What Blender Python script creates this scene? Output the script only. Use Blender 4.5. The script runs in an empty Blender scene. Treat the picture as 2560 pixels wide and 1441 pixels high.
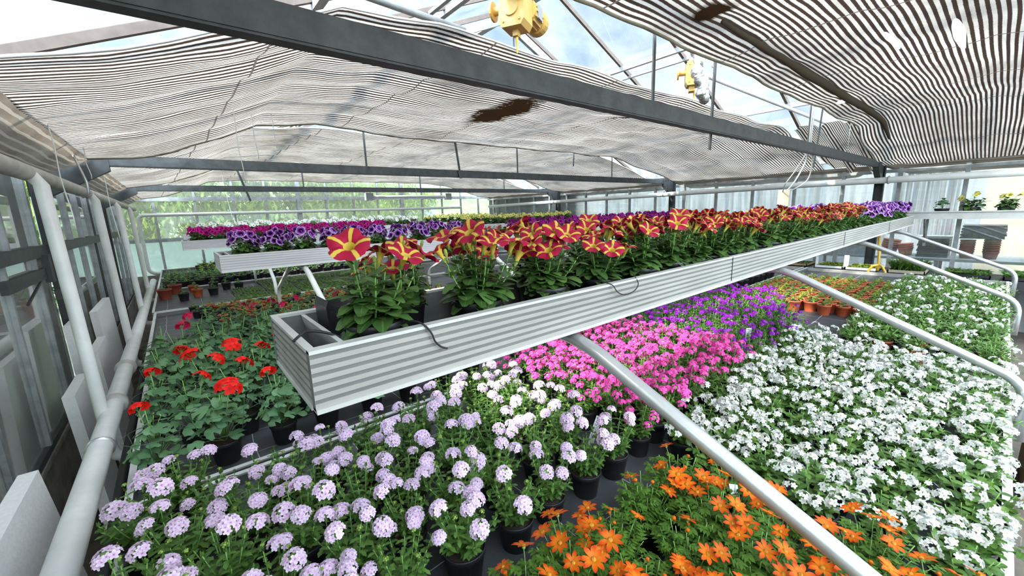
import bpy, math, random
from math import pi, sin, cos, radians, sqrt
from mathutils import Vector, Matrix, Quaternion, noise

sc = bpy.context.scene
COL = sc.collection
rng = random.Random(7)
V = Vector

# ------------------------------------------------------------------ camera
cam_d = bpy.data.cameras.new('camera')
cam = bpy.data.objects.new('camera', cam_d)
COL.objects.link(cam)
cam_d.sensor_width = 36.0
cam_d.lens = 36.0 * 1007.76 / 2560.0
cam_d.clip_start = 0.02
cam_d.clip_end = 300
R = Matrix(((0.767877, 0.144596, -0.624064), (-0.639776, 0.123816, -0.758522), (-0.032411, 0.981714, 0.187584)))
M4 = R.to_4x4()
M4.translation = V((0, 0, 1.8))
cam.matrix_world = M4
sc.camera = cam

# ------------------------------------------------------------------ view, world, sun
sc.view_settings.view_transform = 'Standard'
sc.view_settings.look = 'None'
sc.view_settings.gamma = 1.0
sc.view_settings.use_curve_mapping = False
sc.view_settings.exposure = 2.0
sc.cycles.use_denoising = True
sc.cycles.max_bounces = 7
sc.cycles.diffuse_bounces = 4
sc.cycles.glossy_bounces = 3
sc.cycles.transmission_bounces = 5
sc.cycles.transparent_max_bounces = 24
sc.cycles.caustics_reflective = False
sc.cycles.caustics_refractive = False
sc.cycles.sample_clamp_indirect = 6.0

world = bpy.data.worlds.new('world')
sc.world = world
world.use_nodes = True
wn = world.node_tree
wn.nodes.clear()
w_out = wn.nodes.new('ShaderNodeOutputWorld')
w_bg = wn.nodes.new('ShaderNodeBackground')
w_tc = wn.nodes.new('ShaderNodeTexCoord')
w_no = wn.nodes.new('ShaderNodeTexNoise')
w_no.inputs['Scale'].default_value = 2.6
w_no.inputs['Detail'].default_value = 7
w_no.inputs['Roughness'].default_value = 0.55
w_cr = wn.nodes.new('ShaderNodeValToRGB')
w_cr.color_ramp.elements[0].position = 0.40
w_cr.color_ramp.elements[0].color = (0.30, 0.46, 0.66, 1)
w_cr.color_ramp.elements[1].position = 0.60
w_cr.color_ramp.elements[1].color = (0.92, 0.94, 0.96, 1)
wn.links.new(w_tc.outputs['Generated'], w_no.inputs['Vector'])
wn.links.new(w_no.outputs['Fac'], w_cr.inputs['Fac'])
wn.links.new(w_cr.outputs['Color'], w_bg.inputs['Color'])
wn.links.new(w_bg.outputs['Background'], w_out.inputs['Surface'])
# added fill: unseen sky behind the viewer brightened to light the interior, dimmer ahead
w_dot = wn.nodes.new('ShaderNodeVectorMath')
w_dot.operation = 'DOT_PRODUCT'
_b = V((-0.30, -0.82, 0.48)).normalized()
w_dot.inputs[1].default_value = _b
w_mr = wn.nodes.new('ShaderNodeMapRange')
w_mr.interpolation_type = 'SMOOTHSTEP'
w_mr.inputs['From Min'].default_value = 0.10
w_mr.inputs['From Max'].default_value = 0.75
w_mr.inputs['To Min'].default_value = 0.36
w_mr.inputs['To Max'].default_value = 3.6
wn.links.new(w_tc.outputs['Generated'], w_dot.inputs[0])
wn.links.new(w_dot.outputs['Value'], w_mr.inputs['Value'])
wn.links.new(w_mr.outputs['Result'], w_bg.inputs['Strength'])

sun_d = bpy.data.lights.new('sun', 'SUN')
sun_d.energy = 3.2
sun_d.angle = radians(5)
sun_d.color = (1.0, 0.95, 0.86)
sun = bpy.data.objects.new('sun', sun_d)
COL.objects.link(sun)
sun.rotation_euler = V((-1.0, 0.26, 1.0)).to_track_quat('Z', 'Y').to_euler()

# ------------------------------------------------------------------ material helpers
def new_mat(name):
    m = bpy.data.materials.new(name)
    m.use_nodes = True
    nt = m.node_tree
    nt.nodes.clear()
    out = nt.nodes.new('ShaderNodeOutputMaterial')
    return m, nt, out

def N(nt, kind, **kw):
    n = nt.nodes.new(kind)
    for k, v in kw.items():
        if k.startswith('_'):
            setattr(n, k[1:], v)
        else:
            n.inputs[k.replace('__', ' ')].default_value = v
    return n

def c4(c):
    return (c[0], c[1], c[2], 1.0)

def ramp(nt, fac, stops, interp='LINEAR'):
    r = nt.nodes.new('ShaderNodeValToRGB')
    r.color_ramp.interpolation = interp
    e = r.color_ramp.elements
    while len(e) < len(stops):
        e.new(0.5)
    for i, (p, c) in enumerate(stops):
        e[i].position = p
        e[i].color = c4(c)
    nt.links.new(fac, r.inputs['Fac'])
    return r.outputs['Color']

def mix(nt, fac, a, b, mode='MIX'):
    n = nt.nodes.new('ShaderNodeMix')
    n.data_type = 'RGBA'
    n.blend_type = mode
    n.clamp_result = True
    for sock, val in ((n.inputs[0], fac), (n.inputs[6], a), (n.inputs[7], b)):
        if isinstance(val, (int, float)):
            sock.default_value = val
        elif isinstance(val, tuple):
            sock.default_value = c4(val)
        else:
            nt.links.new(val, sock)
    return n.outputs[2]

def math_(nt, op, a, b=None, c=None, clamp=False):
    n = nt.nodes.new('ShaderNodeMath')
    n.operation = op
    n.use_clamp = clamp
    for i, val in enumerate((a, b, c)):
        if val is None:
            continue
        if isinstance(val, (int, float)):
            n.inputs[i].default_value = val
        else:
            nt.links.new(val, n.inputs[i])
    return n.outputs[0]

def simple(name, col, rough=0.5, metal=0.0, var=0.0, scale=20.0, dark=None, bump=0.0, stretch=None, spec=0.5):
    """plain surface, mottled by noise when var > 0"""
    m, nt, out = new_mat(name)
    p = nt.nodes.new('ShaderNodeBsdfPrincipled')
    p.inputs['Roughness'].default_value = rough
    p.inputs['Metallic'].default_value = metal
    p.inputs['Specular IOR Level'].default_value = spec
    if var > 0:
        tc = nt.nodes.new('ShaderNodeTexCoord')
        mp = nt.nodes.new('ShaderNodeMapping')
        if stretch:
            mp.inputs['Scale'].default_value = stretch
        nt.links.new(tc.outputs['Object'], mp.inputs['Vector'])
        no = N(nt, 'ShaderNodeTexNoise', Scale=scale, Detail=5.0, Roughness=0.6)
        nt.links.new(mp.outputs[0], no.inputs['Vector'])
        d = dark or tuple(c * (1 - var) for c in col)
        l = tuple(min(1, c * (1 + var * 0.5)) for c in col)
        nt.links.new(ramp(nt, no.outputs['Fac'], [(0.32, d), (0.68, l)]), p.inputs['Base Color'])
        if bump > 0:
            b = N(nt, 'ShaderNodeBump', Strength=bump, Distance=0.01)
            nt.links.new(no.outputs['Fac'], b.inputs['Height'])
            nt.links.new(b.outputs[0], p.inputs['Normal'])
    else:
        p.inputs['Base Color'].default_value = c4(col)
    nt.links.new(p.outputs[0], out.inputs['Surface'])
    return m

def leafy(name, dark, light, rough=0.45, transl=0.3, gloss=0.4, yellow=None):
    """thin leaf or petal: tint changes leaf by leaf, light passes through"""
    m, nt, out = new_mat(name)
    geo = nt.nodes.new('ShaderNodeNewGeometry')
    oi = nt.nodes.new('ShaderNodeObjectInfo')
    rnd = math_(nt, 'ADD', math_(nt, 'MULTIPLY', geo.outputs['Random Per Island'], 0.8), math_(nt, 'MULTIPLY', oi.outputs['Random'], 0.2))
    stops = [(0.0, dark), (1.0, light)]
    if yellow:
        stops = [(0.0, dark), (0.9, light), (1.0, yellow)]
    col = ramp(nt, rnd, stops)
    uv = nt.nodes.new('ShaderNodeUVMap')
    sp = nt.nodes.new('ShaderNodeSeparateXYZ')
    nt.links.new(uv.outputs[0], sp.inputs[0])
    mid = math_(nt, 'ABSOLUTE', math_(nt, 'SUBTRACT', sp.outputs[0], 0.5))
    vein = math_(nt, 'LESS_THAN', mid, 0.045)
    col = mix(nt, math_(nt, 'MULTIPLY', vein, 0.35), col, tuple(min(1, c * 1.7 + 0.02) for c in light))
    p = N(nt, 'ShaderNodeBsdfPrincipled', Roughness=rough)
    p.inputs['Specular IOR Level'].default_value = gloss
    nt.links.new(col, p.inputs['Base Color'])
    tr = nt.nodes.new('ShaderNodeBsdfTranslucent')
    nt.links.new(mix(nt, 1.0, col, (1.0, 1.0, 0.55), 'MULTIPLY'), tr.inputs['Color'])
    ms = nt.nodes.new('ShaderNodeMixShader')
    ms.inputs[0].default_value = transl
    nt.links.new(p.outputs[0], ms.inputs[1])
    nt.links.new(tr.outputs[0], ms.inputs[2])
    nt.links.new(ms.outputs[0], out.inputs['Surface'])
    return m

def petal(name, stops, star=None, noise_amt=0.0, transl=0.3, rough=0.55, vary=0.12):
    """petal coloured by distance from the throat (uv.y); star = colour of five rays (uv.x goes round)"""
    m, nt, out = new_mat(name)
    uv = nt.nodes.new('ShaderNodeUVMap')
    sp = nt.nodes.new('ShaderNodeSeparateXYZ')
    nt.links.new(uv.outputs[0], sp.inputs[0])
    v = sp.outputs[1]
    oi = nt.nodes.new('ShaderNodeObjectInfo')
    if noise_amt:
        no = N(nt, 'ShaderNodeTexNoise', Scale=9.0, Detail=3.0)
        tc = nt.nodes.new('ShaderNodeTexCoord')
        mp = nt.nodes.new('ShaderNodeMapping')
        mp.inputs['Scale'].default_value = (12, 12, 12)
        nt.links.new(tc.outputs['Object'], mp.inputs['Vector'])
        nt.links.new(mp.outputs[0], no.inputs['Vector'])
        v = math_(nt, 'ADD', v, math_(nt, 'MULTIPLY', math_(nt, 'SUBTRACT', no.outputs['Fac'], 0.5), noise_amt))
        v = math_(nt, 'ADD', v, math_(nt, 'MULTIPLY', math_(nt, 'SUBTRACT', oi.outputs['Random'], 0.5), noise_amt * 0.5))
    col = ramp(nt, v, stops)
    if star:
        fr = math_(nt, 'FRACT', math_(nt, 'MULTIPLY', sp.outputs[0], 5.0))
        d = math_(nt, 'ABSOLUTE', math_(nt, 'SUBTRACT', fr, 0.5))
        wv = math_(nt, 'SUBTRACT', 0.205, math_(nt, 'MULTIPLY', sp.outputs[1], 0.115))
        k = math_(nt, 'MULTIPLY', math_(nt, 'SUBTRACT', wv, d), 40.0, clamp=True)
        thr = math_(nt, 'LESS_THAN', sp.outputs[1], 0.16)
        k = math_(nt, 'MAXIMUM', k, thr)
        col = mix(nt, k, col, star)
    hs = N(nt, 'ShaderNodeHueSaturation')
    hs.inputs['Value'].default_value = 1.0
    nt.links.new(math_(nt, 'ADD', 1.0 - vary, math_(nt, 'MULTIPLY', oi.outputs['Random'], 2 * vary)), hs.inputs['Value'])
    nt.links.new(col, hs.inputs['Color'])
    p = N(nt, 'ShaderNodeBsdfPrincipled', Roughness=rough)
    p.inputs['Specular IOR Level'].default_value = 0.25
    nt.links.new(hs.outputs[0], p.inputs['Base Color'])
    tr = nt.nodes.new('ShaderNodeBsdfTranslucent')
    nt.links.new(hs.outputs[0], tr.inputs['Color'])
    ms = nt.nodes.new('ShaderNodeMixShader')
    ms.inputs[0].default_value = transl
    nt.links.new(p.outputs[0], ms.inputs[1])
    nt.links.new(tr.outputs[0], ms.inputs[2])
    nt.links.new(ms.outputs[0], out.inputs['Surface'])
    return m

def glassy(name, tint=(0.93, 0.97, 0.96), haze=0.0, haze_col=(0.8, 0.85, 0.85), refl=1.0, grime=0.0):
    """thin greenhouse pane: see-through, mirror-like at grazing angles, with a film of dirt"""
    m, nt, out = new_mat(name)
    t = nt.nodes.new('ShaderNodeBsdfTransparent')
    t.inputs['Color'].default_value = c4(tint)
    g = N(nt, 'ShaderNodeBsdfGlossy', Roughness=0.03)
    fr = N(nt, 'ShaderNodeFresnel', IOR=1.5)
    ms = nt.nodes.new('ShaderNodeMixShader')
    nt.links.new(math_(nt, 'MULTIPLY', fr.outputs[0], 1.5 * refl, clamp=True), ms.inputs[0])
    nt.links.new(t.outputs[0], ms.inputs[1])
    nt.links.new(g.outputs[0], ms.inputs[2])
    last = ms.outputs[0]
    if haze > 0:
        d = nt.nodes.new('ShaderNodeBsdfTranslucent')
        d.inputs['Color'].default_value = c4(haze_col)
        d2 = nt.nodes.new('ShaderNodeBsdfDiffuse')
        d2.inputs['Color'].default_value = c4(haze_col)
        a = nt.nodes.new('ShaderNodeMixShader')
        a.inputs[0].default_value = 0.35
        nt.links.new(d.outputs[0], a.inputs[1])
        nt.links.new(d2.outputs[0], a.inputs[2])
        tc = nt.nodes.new('ShaderNodeTexCoord')
        no = N(nt, 'ShaderNodeTexNoise', Scale=1.6, Detail=6.0, Roughness=0.65)
        nt.links.new(tc.outputs['Object'], no.inputs['Vector'])
        amt = math_(nt, 'ADD', haze, math_(nt, 'MULTIPLY', math_(nt, 'SUBTRACT', no.outputs['Fac'], 0.5), grime), clamp=True)
        m2 = nt.nodes.new('ShaderNodeMixShader')
        nt.links.new(amt, m2.inputs[0])
        nt.links.new(last, m2.inputs[1])
        nt.links.new(a.outputs[0], m2.inputs[2])
        last = m2.outputs[0]
    nt.links.new(last, out.inputs['Surface'])
    return m

def screen_material(name, stains=(), holes=(), seam=1.15, dense=1.0, tone=1.0):
    """striped shading cloth: uv in metres, x across the house, y along it"""
    m, nt, out = new_mat(name)
    uv = nt.nodes.new('ShaderNodeUVMap')
    sp = nt.nodes.new('ShaderNodeSeparateXYZ')
    nt.links.new(uv.outputs[0], sp.inputs[0])
    U, W = sp.outputs[0], sp.outputs[1]
    no = N(nt, 'ShaderNodeTexNoise', Scale=1.3, Detail=6.0, Roughness=0.6)
    nt.links.new(uv.outputs[0], no.inputs['Vector'])
    fine = N(nt, 'ShaderNodeTexNoise', Scale=55.0, Detail=2.0)
    nt.links.new(uv.outputs[0], fine.inputs['Vector'])
    # stripe
    w2 = math_(nt, 'ADD', W, math_(nt, 'MULTIPLY', fine.outputs['Fac'], 0.004))
    fr = math_(nt, 'FRACT', math_(nt, 'MULTIPLY', w2, dense / 0.034))
    d = math_(nt, 'ABSOLUTE', math_(nt, 'SUBTRACT', fr, 0.5))
    thr = math_(nt, 'ADD', 0.255, math_(nt, 'MULTIPLY', no.outputs['Fac'], 0.06))
    dark = math_(nt, 'MULTIPLY', math_(nt, 'SUBTRACT', thr, d), 14.0, clamp=True)
    light_col = ramp(nt, no.outputs['Fac'], [(0.30, (0.15 * tone, 0.134 * tone, 0.116 * tone)), (0.62, (0.37 * tone, 0.342 * tone, 0.308 * tone))])
    dark_col = (0.020, 0.0135, 0.011)
    col = mix(nt, dark, light_col, dark_col)
    # seam threads across the cloth
    fs = math_(nt, 'FRACT', math_(nt, 'DIVIDE', math_(nt, 'ADD', U, math_(nt, 'MULTIPLY', W, 0.06)), seam))
    ds = math_(nt, 'LESS_THAN', math_(nt, 'ABSOLUTE', math_(nt, 'SUBTRACT', fs, 0.5)), 0.006 / seam)
    col = mix(nt, ds, col, (0.05, 0.04, 0.035))
    dark = math_(nt, 'MAXIMUM', dark, ds)
    for (cx, cy, rx, ry, rot) in stains:
        du = math_(nt, 'SUBTRACT', U, cx)
        dv = math_(nt, 'SUBTRACT', W, cy)
        a = math_(nt, 'DIVIDE', math_(nt, 'ADD', math_(nt, 'MULTIPLY', du, cos(rot)), math_(nt, 'MULTIPLY', dv, sin(rot))), rx)
        b = math_(nt, 'DIVIDE', math_(nt, 'SUBTRACT', math_(nt, 'MULTIPLY', dv, cos(rot)), math_(nt, 'MULTIPLY', du, sin(rot))), ry)
        r2 = math_(nt, 'ADD', math_(nt, 'MULTIPLY', a, a), math_(nt, 'MULTIPLY', b, b))
        n3 = N(nt, 'ShaderNodeTexNoise', Scale=14.0, Detail=4.0)
        nt.links.new(uv.outputs[0], n3.inputs['Vector'])
        k = math_(nt, 'MULTIPLY', math_(nt, 'SUBTRACT', 1.1, math_(nt, 'ADD', r2, math_(nt, 'MULTIPLY', math_(nt, 'SUBTRACT', n3.outputs['Fac'], 0.5), 1.4))), 1.6, clamp=True)
        col = mix(nt, k, col, (0.008, 0.004, 0.002))
        dark = math_(nt, 'MAXIMUM', dark, k)
    dif = nt.nodes.new('ShaderNodeBsdfDiffuse')
    tr = nt.nodes.new('ShaderNodeBsdfTranslucent')
    nt.links.new(col, dif.inputs['Color'])
    nt.links.new(col, tr.inputs['Color'])
    ms = nt.nodes.new('ShaderNodeMixShader')
    ms.inputs[0].default_value = 0.72
    nt.links.new(dif.outputs[0], ms.inputs[1])
    nt.links.new(tr.outputs[0], ms.inputs[2])
    last = ms.outputs[0]
    tp = nt.nodes.new('ShaderNodeBsdfTransparent')
    # open weave of the bright bands
    m1 = nt.nodes.new('ShaderNodeMixShader')
    nt.links.new(math_(nt, 'MULTIPLY', math_(nt, 'SUBTRACT', 1.0, dark), 0.07), m1.inputs[0])
    nt.links.new(last, m1.inputs[1])
    nt.links.new(tp.outputs[0], m1.inputs[2])
    last = m1.outputs[0]
    for (cx, cy, rx, ry) in holes:
        a = math_(nt, 'DIVIDE', math_(nt, 'SUBTRACT', U, cx), rx)
        b = math_(nt, 'DIVIDE', math_(nt, 'SUBTRACT', W, cy), ry)
        r2 = math_(nt, 'ADD', math_(nt, 'MULTIPLY', a, a), math_(nt, 'MULTIPLY', b, b))
        h = math_(nt, 'LESS_THAN', r2, 1.0)
        m2 = nt.nodes.new('ShaderNodeMixShader')
        nt.links.new(h, m2.inputs[0])
        nt.links.new(last, m2.inputs[1])
        nt.links.new(tp.outputs[0], m2.inputs[2])
        last = m2.outputs[0]
    nt.links.new(last, out.inputs['Surface'])
    return m

def mat_cloth(name):
    """black woven ground cloth with its thin white grid lines"""
    m, nt, out = new_mat(name)
    tc = nt.nodes.new('ShaderNodeTexCoord')
    sp = nt.nodes.new('ShaderNodeSeparateXYZ')
    nt.links.new(tc.outputs['Object'], sp.inputs[0])
    no = N(nt, 'ShaderNodeTexNoise', Scale=3.0, Detail=5.0)
    nt.links.new(tc.outputs['Object'], no.inputs['Vector'])
    wob = math_(nt, 'MULTIPLY', no.outputs['Fac'], 0.05)
    def lines(c, period, w):
        fr = math_(nt, 'FRACT', math_(nt, 'DIVIDE', math_(nt, 'ADD', c, wob), period))
        return math_(nt, 'LESS_THAN', math_(nt, 'ABSOLUTE', math_(nt, 'SUBTRACT', fr, 0.5)), w / period)
    k = math_(nt, 'MAXIMUM', lines(sp.outputs[1], 0.21, 0.0016), lines(sp.outputs[0], 0.34, 0.0016))
    base = ramp(nt, no.outputs['Fac'], [(0.3, (0.022, 0.023, 0.027)), (0.7, (0.06, 0.062, 0.07))])
    wv = N(nt, 'ShaderNodeTexNoise', Scale=160.0, Detail=1.0)
    nt.links.new(tc.outputs['Object'], wv.inputs['Vector'])
    base = mix(nt, math_(nt, 'MULTIPLY', wv.outputs['Fac'], 0.35), base, (0.11, 0.11, 0.12))
    col = mix(nt, math_(nt, 'MULTIPLY', k, 0.75), base, (0.5, 0.52, 0.55))
    p = N(nt, 'ShaderNodeBsdfPrincipled', Roughness=0.55)
    nt.links.new(col, p.inputs['Base Color'])
    nt.links.new(p.outputs[0], out.inputs['Surface'])
    return m

MT = dict(
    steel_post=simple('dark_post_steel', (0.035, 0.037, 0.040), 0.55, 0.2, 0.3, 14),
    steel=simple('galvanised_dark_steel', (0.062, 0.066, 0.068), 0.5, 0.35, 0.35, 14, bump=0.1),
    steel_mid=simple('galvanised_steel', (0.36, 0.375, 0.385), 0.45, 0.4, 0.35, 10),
    tube=simple('zinc_tube', (0.56, 0.57, 0.58), 0.33, 0.65, 0.25, 6),
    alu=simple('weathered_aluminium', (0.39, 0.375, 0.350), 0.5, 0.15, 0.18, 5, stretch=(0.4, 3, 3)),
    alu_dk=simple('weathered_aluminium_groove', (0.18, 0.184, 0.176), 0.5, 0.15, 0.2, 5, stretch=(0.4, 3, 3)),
    alu_cap=simple('aluminium_edge', (0.62, 0.62, 0.60), 0.42, 0.2, 0.15, 8),
    alu_pale=simple('pale_aluminium', (0.60, 0.58, 0.60), 0.5, 0.1, 0.12, 5, stretch=(0.4, 3, 3)),
    alu_pale_dk=simple('pale_aluminium_groove', (0.46, 0.45, 0.47), 0.5, 0.1, 0.12, 5, stretch=(0.4, 3, 3)),
    white=simple('white_painted_pipe', (0.72, 0.72, 0.70), 0.4, 0.0, 0.12, 7),
    cream=simple('old_cream_paint', (0.50, 0.48, 0.44), 0.5, 0.0, 0.3, 9),
    foam=simple('white_foam', (0.78, 0.78, 0.78), 0.8, 0.0, 0.06, 60, bump=0.2),
    concrete=simple('concrete', (0.30, 0.28, 0.25), 0.9, 0.0, 0.4, 6, bump=0.4),
    earth=simple('trodden_floor', (0.14, 0.115, 0.09), 0.95, 0.0, 0.4, 5, bump=0.3),
    cloth=mat_cloth('black_ground_cloth'),
    film=simple('black_film', (0.03, 0.03, 0.034), 0.35, 0.0, 0.5, 9, bump=0.5),
    pot=simple('black_plastic', (0.016, 0.016, 0.018), 0.42, 0.0),
    pot_grey=simple('dark_grey_plastic', (0.03, 0.032, 0.036), 0.45, 0.0),
    terra=simple('terracotta_plastic', (0.50, 0.10, 0.035), 0.5, 0.0, 0.2, 8),
    terra_red=simple('brown_red_plastic', (0.28, 0.055, 0.03), 0.5, 0.0, 0.2, 8),
    soil=simple('potting_soil', (0.035, 0.022, 0.014), 0.95, 0.0, 0.6, 90, bump=0.6),
    yellow=simple('yellow_machine_paint', (0.62, 0.38, 0.10), 0.42, 0.0, 0.12, 12),
    yel2=simple('yellow_tool_paint', (0.66, 0.40, 0.05), 0.45),
    grey=simple('grey_plastic', (0.30, 0.31, 0.32), 0.5),
    wire=simple('green_wire', (0.04, 0.10, 0.06), 0.45),
    cord=simple('black_cord', (0.012, 0.012, 0.012), 0.6),
    rope=simple('orange_mesh_hose', (0.42, 0.13, 0.08), 0.8, 0.0, 0.5, 200),
    tag=simple('white_label_plastic', (0.80, 0.81, 0.84), 0.5),
    ink=simple('black_ink', (0.03, 0.03, 0.04), 0.7),
    foil=simple('crinkled_foil', (0.62, 0.62, 0.62), 0.28, 0.85, 0.6, 40, bump=1.0),
    flap=simple('eave_sheet', (0.34, 0.31, 0.25), 0.75, 0.0, 0.45, 4, dark=(0.17, 0.15, 0.115), stretch=(1, 0.35, 4)),
    wood=simple('timber', (0.34, 0.24, 0.14), 0.8, 0.0, 0.3, 20),
    bar=simple('glazing_bar', (0.16, 0.12, 0.10), 0.6, 0.1, 0.25, 12),
    bar_al=simple('aluminium_bar', (0.42, 0.42, 0.43), 0.45, 0.3, 0.2, 12),
    bark=simple('bark', (0.13, 0.10, 0.075), 0.9, 0.0, 0.4, 14),
    lawn=simple('outdoor_ground', (0.26, 0.27, 0.20), 1.0, 0.0, 0.4, 1.5),
    beige=simple('beige_board', (0.44, 0.38, 0.28), 0.7, 0.0, 0.08, 3),
    blue=simple('blue_cladding', (0.25, 0.36, 0.52), 0.7, 0.0, 0.1, 3),
    shedw=simple('grey_cladding', (0.30, 0.30, 0.32), 0.7, 0.0, 0.3, 2, stretch=(1, 6, 0.4)),
    crate=simple('black_crate', (0.02, 0.02, 0.02), 0.5),
    lime=simple('lime_plastic', (0.36, 0.62, 0.02), 0.5),
    curtain=simple('milky_strip_curtain', (0.27, 0.28, 0.30), 0.35, 0.0, 0.45, 1.6, stretch=(4, 7, 0.5)),
    glass=glassy('side_glass', tint=(0.88, 0.93, 0.92), haze=0.05, grime=0.12, refl=1.3),
    roof_glass=glassy('roof_glass', tint=(0.96, 0.98, 0.98), haze=0.05, haze_col=(0.85, 0.88, 0.90), grime=0.2, refl=0.08),
    far_glass=glassy('far_glass', tint=(0.95, 0.98, 0.95), haze=0.22, haze_col=(0.85, 0.90, 0.86), grime=0.2, refl=0.6),
    bubble=glassy('bubble_film', tint=(0.80, 0.92, 0.95), haze=0.72, haze_col=(0.74, 0.87, 0.90), grime=0.2, refl=0.3),
)
def eave_material():
    m, nt, out = new_mat('eave_cloth')
    uv = nt.nodes.new('ShaderNodeUVMap')
    sp = nt.nodes.new('ShaderNodeSeparateXYZ')
    nt.links.new(uv.outputs[0], sp.inputs[0])
    no = N(nt, 'ShaderNodeTexNoise', Scale=2.2, Detail=5.0)
    nt.links.new(uv.outputs[0], no.inputs['Vector'])
    f = math_(nt, 'FRACT', math_(nt, 'MULTIPLY', math_(nt, 'ADD', sp.outputs[1], math_(nt, 'MULTIPLY', no.outputs['Fac'], 0.10)), 9.0))
    col = mix(nt, math_(nt, 'LESS_THAN', f, 0.30), ramp(nt, no.outputs['Fac'], [(0.3, (0.10, 0.080, 0.062)), (0.7, (0.24, 0.205, 0.165))]), (0.30, 0.265, 0.22))
    dif = nt.nodes.new('ShaderNodeBsdfDiffuse'); tr = nt.nodes.new('ShaderNodeBsdfTranslucent')
    nt.links.new(col, dif.inputs['Color']); nt.links.new(col, tr.inputs['Color'])
    ms = nt.nodes.new('ShaderNodeMixShader'); ms.inputs[0].default_value = 0.30
    nt.links.new(dif.outputs[0], ms.inputs[1]); nt.links.new(tr.outputs[0], ms.inputs[2])
    nt.links.new(ms.outputs[0], out.inputs['Surface'])
    return m
MT['eave'] = eave_material()
LF = dict(
    petunia=leafy('petunia_leaf', (0.040, 0.100, 0.022), (0.105, 0.205, 0.045), 0.5, 0.22),
    verbena=leafy('verbena_leaf', (0.045, 0.120, 0.020), (0.135, 0.26, 0.050), 0.55, 0.25),
    bidens=leafy('bidens_leaf', (0.040, 0.105, 0.012), (0.105, 0.22, 0.025), 0.5, 0.25),
    bacopa=leafy('round_leaf', (0.035, 0.090, 0.014), (0.105, 0.205, 0.036), 0.4, 0.25, yellow=(0.24, 0.30, 0.05)),
    geranium=leafy('geranium_leaf', (0.060, 0.15, 0.062), (0.15, 0.29, 0.13), 0.5, 0.2),
    young=leafy('seedling_leaf', (0.05, 0.15, 0.025), (0.16, 0.33, 0.06), 0.4, 0.3),
    lime=leafy('lime_leaf', (0.12, 0.22, 0.02), (0.36, 0.44, 0.06), 0.4, 0.35),
    tree=leafy('tree_leaf', (0.10, 0.20, 0.03), (0.36, 0.46, 0.09), 0.6, 0.45, 0.2),
    stem=leafy('stem', (0.10, 0.22, 0.05), (0.18, 0.33, 0.08), 0.5, 0.05),
    bud=leafy('green_bud', (0.12, 0.20, 0.03), (0.26, 0.34, 0.05), 0.5, 0.1),
)
PT = dict(
    star=petal('red_yellow_star_petal', [(0.0, (0.38, 0.004, 0.036)), (1.0, (0.31, 0.003, 0.034))], star=(0.58, 0.42, 0.06), transl=0.08),
    starback=petal('red_yellow_petal_underside', [(0.0, (0.40, 0.10, 0.09)), (1.0, (0.50, 0.06, 0.10))], star=(0.78, 0.60, 0.20), transl=0.2),
    picotee=petal('purple_white_edged_petal', [(0.0, (0.012, 0.001, 0.03)), (0.34, (0.04, 0.004, 0.085)), (0.60, (0.23, 0.02, 0.33)), (0.82, (0.36, 0.10, 0.55)), (0.97, (0.75, 0.62, 0.85))], noise_amt=0.12),
    magenta=petal('magenta_petal', [(0.0, (0.16, 0.0, 0.08)), (0.4, (0.56, 0.004, 0.26)), (1.0, (0.66, 0.01, 0.32))]),
    plum=petal('plum_petal', [(0.0, (0.06, 0.0, 0.05)), (0.4, (0.27, 0.004, 0.20)), (1.0, (0.40, 0.012, 0.30))]),
    paleyel=petal('pale_yellow_petal', [(0.0, (0.45, 0.40, 0.02)), (0.3, (0.80, 0.72, 0.12)), (1.0, (0.85, 0.84, 0.42))]),
    purewhite=petal('white_petunia_petal', [(0.0, (0.5, 0.6, 0.3)), (0.3, (0.82, 0.84, 0.80)), (1.0, (0.88, 0.88, 0.88))]),
    lilac=petal('lilac_floret', [(0.0, (0.45, 0.10, 0.42)), (0.14, (0.56, 0.22, 0.54)), (0.30, (0.80, 0.56, 0.80)), (1.0, (0.92, 0.80, 0.93))], transl=0.25),
    pink=petal('pink_floret', [(0.0, (0.65, 0.10, 0.38)), (0.2, (0.86, 0.08, 0.42)), (1.0, (0.88, 0.13, 0.50))], transl=0.25),
    violet=petal('violet_floret', [(0.0, (0.26, 0.03, 0.36)), (0.2, (0.28, 0.01, 0.40)), (1.0, (0.36, 0.02, 0.56))], transl=0.25),
    snow=petal('white_floret', [(0.0, (0.55, 0.32, 0.06)), (0.14, (0.55, 0.40, 0.16)), (0.22, (0.68, 0.68, 0.64)), (1.0, (0.74, 0.74, 0.72))], transl=0.25),
    orange=petal('orange_petal', [(0.0, (0.60, 0.16, 0.006)), (0.35, (0.70, 0.17, 0.006)), (0.75, (0.66, 0.075, 0.003)), (1.0, (0.50, 0.03, 0.002))], transl=0.2, vary=0.2),
    disc=simple('flower_disc', (0.55, 0.22, 0.01), 0.8, 0.0, 0.4, 300),
    red=petal('red_petal', [(0.0, (0.40, 0.0, 0.0)), (0.3, (0.78, 0.008, 0.004)), (1.0, (0.88, 0.014, 0.008))], transl=0.2, vary=0.08),
    cerise=petal('cerise_petal', [(0.0, (0.30, 0.0, 0.05)), (0.3, (0.62, 0.01, 0.07)), (1.0, (0.68, 0.02, 0.10))], transl=0.2),
    budp=simple('dark_red_bud', (0.10, 0.03, 0.02), 0.6),
)

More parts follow.
